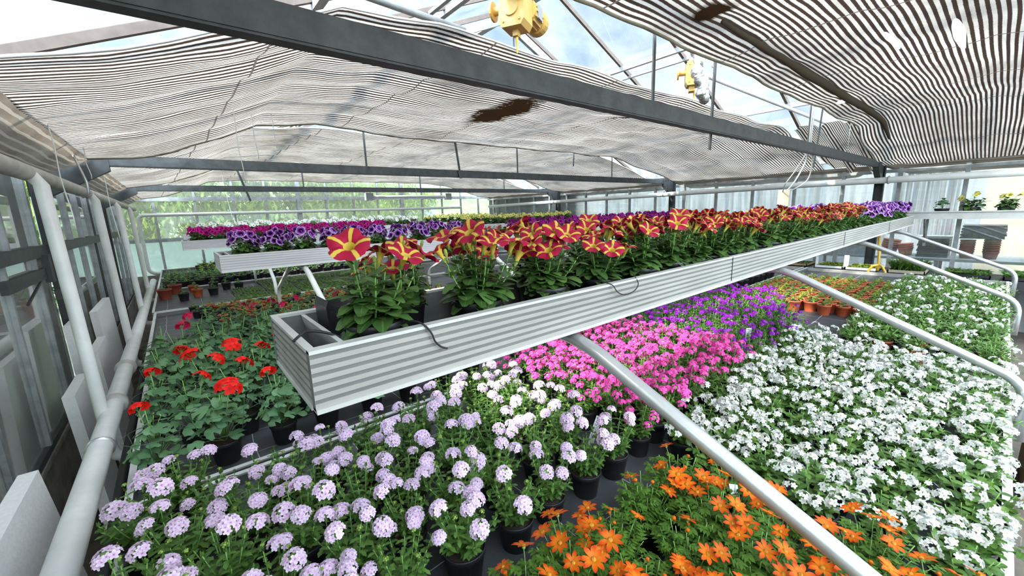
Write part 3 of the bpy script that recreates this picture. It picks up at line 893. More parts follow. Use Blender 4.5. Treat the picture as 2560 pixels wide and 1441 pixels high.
# boards of white foam leaning inside the left glazing
def foam_board(y0, y1, z0, z1, xb, lean, label):
    m = MB(); t = 0.05
    m.prism([(xb, z0), (xb + t, z0), (xb + t - lean, z1), (xb - lean, z1)], 'y', y0, y1)
    tag(obj('foam_board', m, MT['foam']), label, 'foam board', 'white foam boards along the left glazing')
foam_board(0.85, 2.16, 0.0, 0.92, -0.47, 0.09, 'large white foam board at bottom left corner, nearest')
foam_board(3.15, 3.60, 0.0, 0.88, -0.56, 0.04, 'tall narrow white foam board behind the nearest steel post')
foam_board(4.0, 4.5, 0.0, 0.92, -0.56, 0.03, 'white foam board beside the second white drop pipe')
foam_board(4.15, 4.62, 0.0, 1.10, -0.68, 0.02, 'white foam board standing against the second steel post')
foam_board(5.0, 5.9, 0.0, 1.05, -0.64, 0.03, 'farthest white foam board at left')

# ================================================================== benches and raised shelves
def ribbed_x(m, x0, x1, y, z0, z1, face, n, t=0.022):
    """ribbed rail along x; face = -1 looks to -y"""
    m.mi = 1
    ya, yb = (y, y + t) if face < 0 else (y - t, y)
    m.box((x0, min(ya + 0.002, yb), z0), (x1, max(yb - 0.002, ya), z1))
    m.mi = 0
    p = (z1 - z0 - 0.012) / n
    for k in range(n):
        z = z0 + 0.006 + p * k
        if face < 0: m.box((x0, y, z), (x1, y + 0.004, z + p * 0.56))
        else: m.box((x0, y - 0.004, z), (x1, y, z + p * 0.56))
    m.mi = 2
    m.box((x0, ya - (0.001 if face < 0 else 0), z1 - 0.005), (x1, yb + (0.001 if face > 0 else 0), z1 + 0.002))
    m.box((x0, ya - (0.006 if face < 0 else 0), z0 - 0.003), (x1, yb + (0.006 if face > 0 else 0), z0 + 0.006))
def ribbed_y(m, y0, y1, x, z0, z1, n, t=0.022):
    m.mi = 1; m.box((x + 0.002, y0, z0), (x + t, y1, z1)); m.mi = 0
    p = (z1 - z0 - 0.012) / n
    for k in range(n):
        z = z0 + 0.006 + p * k
        m.box((x, y0, z), (x + 0.004, y1, z + p * 0.56))
    m.mi = 2
    m.box((x - 0.001, y0, z1 - 0.005), (x + t, y1, z1 + 0.002)); m.box((x - 0.003, y0, z0 - 0.003), (x + t, y1, z0 + 0.006))

def bench(y0, y1, x0, x1, label):
    root = empty('bench', label, 'bench', (0, 0, 0), 'long plant benches with black cloth')
    A3 = [MT['alu'], MT['alu_dk'], MT['alu_cap']]
    m = MB(); ribbed_x(m, x0, x1, y0, 0.745, 0.842, -1, 4); obj('front_rail', m, A3, root)
    m = MB(); ribbed_x(m, x0, x1, y1, 0.745, 0.842, 1, 4); obj('back_rail', m, A3, root)
    m = MB(); ribbed_y(m, y0 + 0.022, y1 - 0.022, x0, 0.745, 0.842, 4); obj('end_rail', m, A3, root)
    m = MB(); m.box((x1 - 0.02, y0 + 0.022, 0.745), (x1, y1 - 0.022, 0.842)); obj('end_rail', m, MT['alu'], root)
    m = MB(); m.box((x0 + 0.02, y0 + 0.02, 0.78), (x1 - 0.02, y1 - 0.02, 0.800)); obj('bed', m, MT['cloth'], root)
    x = x0 + 0.4
    while x < x1:
        m = MB(); m.box((x, y0 + 0.25, 0.70), (x + 0.05, y1 - 0.1, 0.782)); obj('cross_bearer', m, MT['steel_mid'], root)
        x += 1.8
    for xx in (x0 + 0.45, (x0 + x1) / 2, x1 - 0.5):
        for yy in (y0 + 0.35, y1 - 0.3):
            m = MB(); m.box((xx - 0.02, yy - 0.02, 0), (xx + 0.02, yy + 0.02, 0.72)); obj('leg', m, MT['steel_mid'], root)
    return root
BEN = [(-0.13, 1.77, -0.27, 7.1), (1.80, 3.56, -0.27, 7.1), (3.60, 5.74, -0.29, 7.1), (5.79, 7.62, -0.31, 7.1), (7.67, 9.30, -0.31, 7.1), (9.35, 10.95, -0.31, 7.1)]
BL = ['front bench full of lilac, pink, violet, orange and white flowers', 'second bench, the red geraniums standing on it at left', 'third bench with bare cloth at its left end and small orange and black pots',
      'fourth bench, bare cloth and a few scattered pots at its left end', 'fifth bench, packed with young plants in black pots', 'last bench before the far gable glazing']
for (y0, y1, x0, x1), lab in zip(BEN, BL): bench(y0, y1, x0, x1, lab)

def shelf(y0, y1, x0, x1, label, xs, pale, rear=True, near=None, far=None):
    root = empty('raised_shelf', label, 'shelf', (0, 0, 0), 'raised plant shelves above the benches')
    A3 = [MT['alu_pale'], MT['alu_pale_dk'], MT['alu_cap']] if pale else [MT['alu'], MT['alu_dk'], MT['alu_cap']]
    z0, z1 = 1.443, 1.56
    m = MB(); ribbed_x(m, x0, x1, y0, z0, z1, -1, 6); obj('front_rail', m, A3, root)
    m = MB(); ribbed_x(m, x0, x1, y1, z0, z1, 1, 6); obj('back_rail', m, A3, root)
    m = MB(); ribbed_y(m, y0 + 0.022, y1 - 0.022, x0, z0, z1, 6, 0.014); obj('end_rail', m, A3, root)
    m = MB(); m.box((x1 - 0.015, y0 + 0.022, z0), (x1, y1 - 0.022, z1)); obj('end_rail', m, MT['alu'], root)
    m = MB(); m.prism([(x0 + 0.085, z0 + 0.01), (x0 + 0.095, z0 + 0.01), (x0 + 0.075, z1 - 0.005), (x0 + 0.065, z1 - 0.005)], 'y', y0 + 0.024, y1 - 0.024)
    obj('inner_board', m, MT['alu_cap'], root)
    m = MB(); m.box((x0 + 0.01, y0 + 0.02, z0 + 0.002), (x1 - 0.01, y1 - 0.02, z0 + 0.012)); obj('liner', m, MT['film'] if not pale else MT['pot_grey'], root)
    near = y0 - 0.90 if near is None else near
    far = y1 + 0.80 if far is None else far
    for x in xs:
        m = MB()
        pts = [(x, (y0 + y1) / 2, z0 - 0.024)] + arc((x, y0 + 0.1, z0 - 0.024), (x, y0 + 0.0, z0 - 0.026), (x, near, 1.04), 0.09) + arc((x, y0 - 0.2, 1.28), (x, near, 1.02), (x, near, 0.78), 0.10) + [(x, near, 0.76)]
        m.tube(pts, 0.0205, 14); obj('support_tube', m, MT['tube'] if not pale else MT['white'], root, smooth=True)
        if rear:
            m = MB()
            pts = [(x, (y0 + y1) / 2, z0 - 0.024)] + arc((x, y1 - 0.1, z0 - 0.024), (x, y1, z0 - 0.026), (x, far, 1.10), 0.08) + arc((x, y1 + 0.2, 1.32), (x, far, 1.08), (x, far, 0.8), 0.10) + [(x, far, 0.80)]
            m.tube(pts, 0.0165, 10); obj('support_tube', m, MT['tube'] if not pale else MT['white'], root, smooth=True)
    return root
s1 = shelf(0.772, 1.150, 0.155, 7.72, 'long nearest ribbed aluminium shelf holding red and yellow petunias', (0.89, 2.66, 4.75, 6.6), False, near=-0.155, far=1.93)
# joints of the rail lengths
for x in (1.95, 4.0, 5.9):
    m = MB(); m.box((x, 0.7695, 1.446), (x + 0.003, 0.7725, 1.560)); obj('rail_joint', m, MT['steel'], s1)
m = MB(); m.prism([(0.262, 1.452), (0.268, 1.452), (0.262, 1.60), (0.256, 1.585)], 'y', 1.02, 1.125); m.box((0.262, 1.118, 1.455), (0.44, 1.124, 1.585)); obj('black_film', m, MT['film'], s1)
shelf(3.43, 3.93, 0.215, 7.7, 'second raised shelf from the viewer, pale grey, with purple petunias', (0.75, 2.5, 4.3, 6.1), True, near=2.70, far=4.75)
shelf(6.55, 7.05, 0.06, 7.7, 'third raised shelf from the viewer, magenta petunias at its left end', (0.9, 2.7, 4.5, 6.3), True, near=5.85, far=7.55)
shelf(9.60, 10.05, 0.12, 7.7, 'farthest raised shelf with white petunias', (0.9, 2.7, 4.5, 6.3), True, near=9.0, far=10.5)

# things on the nearest shelf
m = MB()
pts = [(0.36 + 0.03 * k, 0.815 + 0.006 * sin(k * 1.1), 1.461 + 0.002 * sin(k * 3)) for k in range(60)]
m.tube(pts, 0.0055, 7); tag(obj('irrigation_hose', m, MT['rope'], smooth=True), 'thin orange mesh covered hose behind the front rail of the nearest shelf', 'hose')
def cordy(pts, r, label, mt='cord'):
    out = []
    P = [V(p) for p in pts]
    for i in range(len(P) - 1):
        p0 = P[max(0, i - 1)]; p1 = P[i]; p2 = P[i + 1]; p3 = P[min(len(P) - 1, i + 2)]
        for q in range(6):
            t = q / 6
            out.append(0.5 * ((2 * p1) + (p2 - p0) * t + (2 * p0 - 5 * p1 + 4 * p2 - p3) * t * t + (3 * p1 - p0 - 3 * p2 + p3) * t ** 3))
    out.append(P[-1])
    m = MB(); m.tube(out, r, 6)
    return tag(obj('tie_cord', m, MT[mt], smooth=True), label, 'cord', 'black cords on the nearest shelf')
cordy([(0.355, 0.83, 1.560), (0.372, 0.795, 1.572), (0.385, 0.770, 1.565), (0.398, 0.764, 1.545), (0.405, 0.763, 1.525), (0.418, 0.762, 1.510), (0.432, 0.759, 1.503)], 0.0022, 'black cord end hanging over the rail in front of the first pot')
cordy([(1.03, 0.80, 1.568), (1.04, 0.765, 1.560), (1.06, 0.759, 1.535), (1.10, 0.758, 1.520), (1.15, 0.758, 1.525), (1.18, 0.762, 1.545), (1.185, 0.785, 1.575)], 0.0018, 'thin black cord loop hanging over the rail by the fourth pot')
cordy([(0.150, 0.87, 1.560), (0.165, 0.868, 1.571), (0.185, 0.88, 1.572), (0.22, 0.875, 1.56), (0.26, 0.87, 1.535), (0.30, 0.88, 1.51)], 0.0030, 'black cord lying across the left end of the shelf')
m = MB()
for k in range(9):
    a = (0.235 + 0.006 * k, 0.80 + 0.004 * (k % 3), 1.456); c = (0.250 + 0.010 * k + 0.004 * sin(k * 3), 0.815 + 0.01 * cos(k * 2.2), 1.50 + 0.014 * sin(k * 1.7))
    m.tube([a, ((a[0] + c[0]) / 2 + 0.006, (a[1] + c[1]) / 2, (a[2] + c[2]) / 2 + 0.004), c], 0.0016, 5)
tag(obj('wire_bundle', m, MT['cord'], smooth=True), 'small bundle of black wire ends in the shelf corner before the first pot', 'wire bundle')

# ================================================================== plants
def axis_q(d, roll=0.0):
    return V(d).normalized().to_track_quat('Z', 'Y') @ Quaternion((0, 0, 1), roll)

def pot_mesh(r, h, mt, name='pot'):
    m = MB()
    m.lathe([(r * 0.74, 0), (r * 0.94, h * 0.84), (r * 0.96, h * 0.845), (r * 1.0, h * 0.86), (r * 1.01, h * 0.985), (r * 0.99, h), (r * 0.94, h), (r * 0.92, h * 0.86)], n=22)
    a = len(m.v); 
    for k in range(22): m.vert((r * 0.74 * cos(2 * pi * k / 22), r * 0.74 * sin(2 * pi * k / 22), 0))
    m.face(range(a, a + 22))
    return m.mesh(name, mt)
def soil_mesh(r, h):
    m = MB(); n = 22; ce = m.vert((0, 0, h * 0.93)); o = [m.vert((r * 0.93 * cos(2 * pi * k / n), r * 0.93 * sin(2 * pi * k / n), h * 0.90)) for k in range(n)]
    for k in range(n): m.face((ce, o[k], o[(k + 1) % n]))
    return m.mesh('soil', MT['soil'])

def petunia_flower(R0, mt, deep=0.034, flat=1.0, seed=0, back=None):
    m = MB(); r2 = random.Random(seed); n = 30
    prof_ = [(-deep, 0.0022), (-deep * 0.7, 0.0040), (-deep * 0.35, 0.0062), (-deep * 0.05, 0.0105), (0.004 * flat + 0.0, R0 * 0.48), (0.006 * flat, R0 * 0.75), (0.003 * flat, R0)]
    vv = [0, 0, 0.03, 0.14, 0.45, 0.74, 1.0]
    ph = [r2.uniform(-1, 1) for _ in range(5)]
    rings = []
    for (z, r), v in zip(prof_, vv):
        row = []
        for k in range(n + 1):
            u = k / n; f = (u * 5) % 1.0; lobe = int(u * 5) % 5
            rr = r * (1 - v * (0.15 - 0.15 * sin(pi * f) ** 0.7)); zz = z
            if v > 0.3:
                zz += v * R0 * (0.16 * cos(2 * pi * (f - 0.5)) * 0.55 + 0.07 * ph[lobe] + 0.05 * sin(u * 2 * pi * 7 + seed))
            a = 2 * pi * u
            row.append(m.vert((rr * cos(a), rr * sin(a), zz)))
        rings.append(row)
    for i in range(len(rings) - 1):
        for k in range(n):
            a, b_ = rings[i], rings[i + 1]
            # the next block of five starts anew, so keep uv.x continuous
            m.face((a[k], a[k + 1], b_[k + 1], b_[k]), ((k / n, vv[i]), ((k + 1) / n, vv[i]), ((k + 1) / n, vv[i + 1]), (k / n, vv[i + 1])))
    m.mi = 1
    for k in range(5):
        a = 2 * pi * k / 5
        m.leaf((0.003 * cos(a), 0.003 * sin(a), -deep), (0.35 * cos(a), 0.35 * sin(a), 1), (cos(a), sin(a), 0), 0.016, 0.005, 'lance', 0.2, 0.2, 2)
    return m.mesh('flower', [mt, LF['stem']])

def bud_mesh(L=0.03, mt='bud', tip=True):
    m = MB()
    m.tube([(0, 0, 0), (0, 0, L * 0.35), (0.001, 0, L * 0.7), (0.002, 0, L * 0.92), (0.002, 0, L)], 0.003, 7, radii=[0.0022, 0.0032, 0.0055, 0.0045, 0.001])
    return m.mesh('bud', LF['bud'] if mt == 'bud' else MT_or(mt))
def MT_or(k): return PT[k] if k in PT else MT[k]

def disc_star(petals, R0, r, notch=0.25, n=20, rnd=0.08):
    out = []
    for k in range(n):
        f = (k / n * petals) % 1.0
        out.append(R0 * (1 - notch + notch * sin(pi * f) ** 0.6) * (1 + r.uniform(-rnd, rnd)))
    return out

def head_mesh(mt, n, R0, fr, seed, squash=0.75, spread=1.15, green=True, jitter=0.12, petals=5, npt=15):
    """a rounded head of small five petalled florets"""
    r = random.Random(seed); m = MB()
    for i in range(n):
        t = (i + 0.5) / n
        th = spread * math.acos(1 - t) ; ph = i * 2.399963 + r.uniform(-0.2, 0.2)
        d = V((sin(th) * cos(ph), sin(th) * sin(ph), cos(th)))
        d = (d + V((r.uniform(-jitter, jitter), r.uniform(-jitter, jitter), r.uniform(-jitter, jitter)))).normalized()
        c = V((d.x * R0, d.y * R0, d.z * R0 * squash)) * r.uniform(0.92, 1.06)
        m.disc(c, (d + V((0, 0, 0.35))).normalized(), disc_star(petals, fr * r.uniform(0.85, 1.1), r, 0.42, npt), cup=fr * 0.12)
    if green:
        m.mi = 1
        m.lathe([(0.001, -R0 * 0.9), (0.003, -R0 * 0.5), (R0 * 0.6, R0 * 0.1), (R0 * 0.5, R0 * squash * 0.6), (0.001, R0 * squash * 0.75)], n=8)
    return m.mesh('flower_head', [mt, LF['stem']])

def stem_path(base, az, reach, height, bow=0.5, n=5):
    out = []
    for i in range(n + 1):
        t = i / n
        rr = reach * (t ** (1 - bow * 0.6)) if bow > 0 else reach * t
        out.append(V((base[0] + rr * cos(az), base[1] + rr * sin(az), base[2] + height * t ** (1 + bow * 0.3))))
    return out

def foliage(kind, seed, rim, dens=1.0):
    """returns (mesh, tips) of a plant growing from a pot whose rim is at height rim"""
    r = random.Random(seed); m = MB(); tips = []
    base = (0, 0, rim * 0.92)
    if kind in ('star', 'petunia'):
        ns = 11 if kind == 'star' else 8
        for i in range(ns):
            az = i * 2 * pi / ns + r.uniform(-0.3, 0.3)
            H = r.uniform(0.085, 0.135) if kind == 'star' else r.uniform(0.05, 0.09)
            Rr = r.uniform(0.03, 0.105) if kind == 'star' else r.uniform(0.03, 0.08)
            if i % 3 == 0: Rr *= 0.5; H *= 1.12
            pts = stem_path(base, az, Rr, H, 0.6)
            m.mi = 1; m.tube(pts, 0.0022, 5, radii=[0.0028, 0.0026, 0.0024, 0.002, 0.0018, 0.0015]); m.mi = 0
            nl = int((14 if kind == 'star' else 9) * dens)
            for j in range(nl):
                t = (j + 0.6) / nl
                p = pts[0].lerp(pts[-1], t) if False else pts[min(4, int(t * 5))].lerp(pts[min(5, int(t * 5) + 1)], t * 5 - int(t * 5))
                a2 = az + j * 2.4 + r.uniform(-0.5, 0.5)
                if t < 0.45: a2 = az + (j % 2 * 2 - 1) * r.uniform(0.3, 1.5)
                L = (0.068 - 0.034 * t) * r.uniform(0.8, 1.15); W = L * (0.72 - 0.26 * t)
                d = V((cos(a2), sin(a2), r.uniform(-0.1, 0.25) + 0.85 * t))
                m.leaf(p, d, (0, 0, 1), L, W, 'ovate', r.uniform(0.2, 0.75), 0.16, 5 if kind == 'star' else 3)
            tips.append((pts[-1], az))
        for i in range(int(22 * dens)):   # lower skirt of broad leaves over the rim
            a2 = i * 2.4 + r.uniform(-0.3, 0.3)
            L = r.uniform(0.040, 0.058); p = V((0.018 * cos(a2), 0.018 * sin(a2), rim + r.uniform(0.008, 0.06)))
            m.leaf(p, (cos(a2), sin(a2), r.uniform(0.1, 0.45)), (0, 0, 1), L, L * 0.74, 'ovate', r.uniform(0.3, 0.9), 0.12, 6 if kind == 'star' else 3)
    elif kind in ('verbena', 'greenverb'):
        ns = 17
        for i in range(ns):
            az = i * 2.399 + r.uniform(-0.3, 0.3)
            Rr = 0.022 + 0.066 * sqrt((i + 0.5) / ns) * r.uniform(0.8, 1.2); H = r.uniform(0.07, 0.125) * (1.15 - 0.35 * i / ns)
            pts = stem_path(base, az, Rr, H, 0.5)
            m.mi = 1; m.tube(pts, 0.0014, 4); m.mi = 0
            for j in range(8):
                t = (j + 1.2) / 9; k = min(4, int(t * 5)); p = pts[k].lerp(pts[k + 1], t * 5 - k)
                for s_ in (0, pi):
                    a2 = az + j * 1.57 + s_ + r.uniform(-0.4, 0.4)
                    L = r.uniform(0.020, 0.031) * (1.1 - 0.35 * t)
                    m.leaf(p, (cos(a2), sin(a2), r.uniform(0.2, 0.8)), (0, 0, 1), L, L * 0.62, 'serr', r.uniform(0.2, 0.8), 0.25, 4)
            for q in range(4):
                a2 = r.uniform(0, 6.3); m.leaf(pts[-1], (cos(a2) * 0.5, sin(a2) * 0.5, 1), (cos(a2), sin(a2), 0), 0.014, 0.007, 'serr', 0.2, 0.2, 3)
            tips.append((pts[-1], az))
    elif kind == 'bidens':
        ns = 20
        for i in range(ns):
            az = i * 2.399; Rr = 0.095 * sqrt((i + 0.5) / ns) * r.uniform(0.85, 1.15); H = r.uniform(0.09, 0.135) * (1.1 - 0.3 * i / ns)
            pts = stem_path(base, az, Rr, H, 0.5)
            m.mi = 1; m.tube(pts, 0.0012, 4); m.mi = 0
            for j in range(8):
                t = (j + 1.5) / 9.5; k = min(4, int(t * 5)); p = pts[k].lerp(pts[k + 1], t * 5 - k)
                a2 = az + j * 2.0 + r.uniform(-0.5, 0.5); L = r.uniform(0.028, 0.042)
                d = V((cos(a2), sin(a2), r.uniform(0.1, 0.7))).normalized(); sd = d.cross(V((0, 0, 1))).normalized()
                for q in range(3):
                    pp = p + d * (L * (0.3 + 0.27 * q))
                    for s_ in (-1, 1):
                        m.leaf(pp, d * 0.7 + sd * s_ * 0.8, (0, 0, 1), L * (0.55 - 0.08 * q), L * 0.27, 'lance', 0.4, 0.2, 2)
                m.leaf(p + d * L * 0.5, d, (0, 0, 1), L * 0.66, L * 0.3, 'lance', 0.3, 0.2, 2)
            tips.append((pts[-1], az))
    elif kind in ('bacopa', 'bacopa_low'):
        ns = 18
        for i in range(ns):
            az = i * 2.399; Rr = 0.10 * sqrt((i + 0.5) / ns) * r.uniform(0.8, 1.2); H = r.uniform(0.05, 0.10) * (1.15 - 0.5 * i / ns)
            pts = stem_path(base, az, Rr, H, 0.6)
            m.mi = 1; m.tube(pts, 0.0014, 4); m.mi = 0
            for j in range(10):
                t = (j + 1.0) / 11; k = min(4, int(t * 5)); p = pts[k].lerp(pts[k + 1], t * 5 - k)
                a2 = az + j * 2.4 + r.uniform(-0.5, 0.5); L = r.uniform(0.018, 0.029)
                m.leaf(p, (cos(a2), sin(a2), r.uniform(0.0, 0.6)), (0, 0, 1), L, L * 0.72, 'ovate', r.uniform(0.2, 0.9), 0.15, 4)
            tips.append((pts[-1], az))
    elif kind in ('geranium', 'geranium_small'):
        sm = kind == 'geranium_small'
        nl = 12 if sm else 24
        for i in range(nl):
            az = i * 2.399 + r.uniform(-0.3, 0.3); t = (i + 0.5) / nl
            H = (0.03 + (0.06 if sm else 0.15) * (1 - t) + r.uniform(-0.01, 0.02)); Rr = (0.045 if sm else 0.10) * sqrt(t) * r.uniform(0.7, 1.15)
            p0 = V((0, 0, base[2] + H * 0.25)); p1 = V((Rr * cos(az), Rr * sin(az), base[2] + H))
            m.mi = 1; m.tube([base if i % 3 else p0, p0.lerp(p1, 0.55) + V((0, 0, 0.006)), p1], 0.0013, 4); m.mi = 0
            rad = r.uniform(0.018, 0.025) if sm else r.uniform(0.024, 0.036)
            nn = V((0.45 * cos(az) + r.uniform(-0.3, 0.3), 0.45 * sin(az) + r.uniform(-0.3, 0.3), 1)).normalized()
            a = nn.orthogonal().normalized(); b_ = nn.cross(a); n = 15
            # round lobed leaf with a cleft
            ce = m.vert(p1 - nn * 0.003); o = []; i1 = []
            for k in range(n + 1):
                ang = 0.35 + (2 * pi - 0.7) * k / n + az
                rr = rad * (1 + 0.045 * cos(k * pi)) * (1 + 0.08 * sin(3 * ang))
                dd = a * cos(ang) + b_ * sin(ang)
                i1.append(m.vert(p1 + dd * rr * 0.55 + nn * 0.002)); o.append(m.vert(p1 + dd * rr + nn * (0.004 * sin(5 * ang) - 0.002)))
            for k in range(n):
                m.face((ce, i1[k], i1[k + 1]), ((0.2, 0), (0.2, 0.5), (0.2, 0.5))); m.face((i1[k], o[k], o[k + 1], i1[k + 1]), ((0.2, 0.5), (0.2, 1), (0.2, 1), (0.2, 0.5)))
        for i in range(4):
            az = r.uniform(0, 6.28); H = r.uniform(0.20, 0.27) * (0.4 if sm else 1); Rr = r.uniform(0.01, 0.08)
            tips.append((V((Rr * cos(az), Rr * sin(az), base[2] + H)), az))
        st = m
    elif kind in ('young', 'young_tall'):
        tall = kind == 'young_tall'
        for i in range(3 if tall else 2):
            az = i * 2.1 + r.uniform(0, 1); pts = stem_path(base, az, r.uniform(0.004, 0.02), r.uniform(0.05, 0.075) if tall else r.uniform(0.03, 0.05), 0.3)
            m.mi = 1; m.tube(pts, 0.0015, 4); m.mi = 0
            for j in range(7):
                t = (j + 1) / 7; k = min(4, int(t * 5)); p = pts[k].lerp(pts[min(5, k + 1)], t * 5 - k)
                a2 = az + j * 2.4; L = r.uniform(0.026, 0.042) * (1.1 - 0.4 * t)
                m.leaf(p, (cos(a2), sin(a2), r.uniform(0.1, 0.9)), (0, 0, 1), L, L * 0.5, 'ovate', r.uniform(0.3, 0.9), 0.2, 3)
            tips.append((pts[-1], az))
    key = {'star': 'petunia', 'petunia': 'petunia', 'verbena': 'verbena', 'greenverb': 'verbena', 'bidens': 'bidens', 'bacopa': 'bacopa', 'bacopa_low': 'bacopa', 'geranium': 'geranium', 'geranium_small': 'geranium', 'young': 'young', 'young_tall': 'young'}[kind]
    return m, key, tips

FM = {}
def fm(key, fn):
    if key not in FM: FM[key] = fn()
    return FM[key]
def orange_flower(seed):
    r = random.Random(seed); m = MB(); npet = 8
    for k in range(npet):
        a = 2 * pi * k / npet + r.uniform(-0.08, 0.08); d = V((cos(a), sin(a), r.uniform(0.15, 0.55)))
        L = r.uniform(0.023, 0.029)
        base = V((0.003 * cos(a), 0.003 * sin(a), 0)); side = V((-sin(a), cos(a), 0)); d.normalize(); up = side.cross(d) * -1
        rows = []
        for i, (t, w) in enumerate(((0, 0.3), (0.3, 0.85), (0.62, 1.0), (0.85, 0.62), (1.0, 0.05))):
            c = base + d * (L * t) + V((0, 0, -0.006 * t * t)); ww = 0.0056 * w
            rows.append((m.vert(c - side * ww + V((0, 0, 0.0012 * w))), m.vert(c), m.vert(c + side * ww + V((0, 0, 0.0012 * w))), t))
        for A_, B_ in zip(rows, rows[1:]):
            m.face((A_[0], A_[1], B_[1], B_[0]), ((0, A_[3]), (0.5, A_[3]), (0.5, B_[3]), (0, B_[3])))
            m.face((A_[1], A_[2], B_[2], B_[1]), ((0.5, A_[3]), (1, A_[3]), (1, B_[3]), (0.5, B_[3])))
    m.mi = 1; m.lathe([(0.0052, 0.0005), (0.0048, 0.003), (0.0025, 0.0045), (0.0005, 0.005)], n=9)
    m.mi = 2; m.lathe([(0.0005, -0.006), (0.0035, -0.004), (0.005, 0.0005)], n=8)
    return m.mesh('flower', [PT['orange'], PT['disc'], LF['stem']])

def red_head(mt, seed):
    r = random.Random(seed); m = MB(); n = 6
    for i in range(n):
        ph = i * 2.4; th = 1.25 * sqrt((i + 0.3) / n)
        d = V((sin(th) * cos(ph), sin(th) * sin(ph), cos(th))); c = V((d.x * 0.030, d.y * 0.030, d.z * 0.020)) * r.uniform(0.85, 1.1)
        nn = (d + V((r.uniform(-0.3, 0.3), r.uniform(-0.3, 0.3), 0.3))).normalized(); a = nn.orthogonal().normalized(); b_ = nn.cross(a); a0 = r.uniform(0, 6)
        for k in range(5):
            aa = a0 + 2 * pi * k / 5; dd = (a * cos(aa) + b_ * sin(aa)) + nn * 0.15
            m.leaf(c, dd, nn, r.uniform(0.016, 0.021), 0.0145, 'round', 0.3, 0.1, 4)
        m.mi = 1; m.tube([(0, 0, -0.012), c * 0.5, c], 0.0008, 3); m.mi = 0
    return m.mesh('flower_head', [PT[mt], LF['stem']])

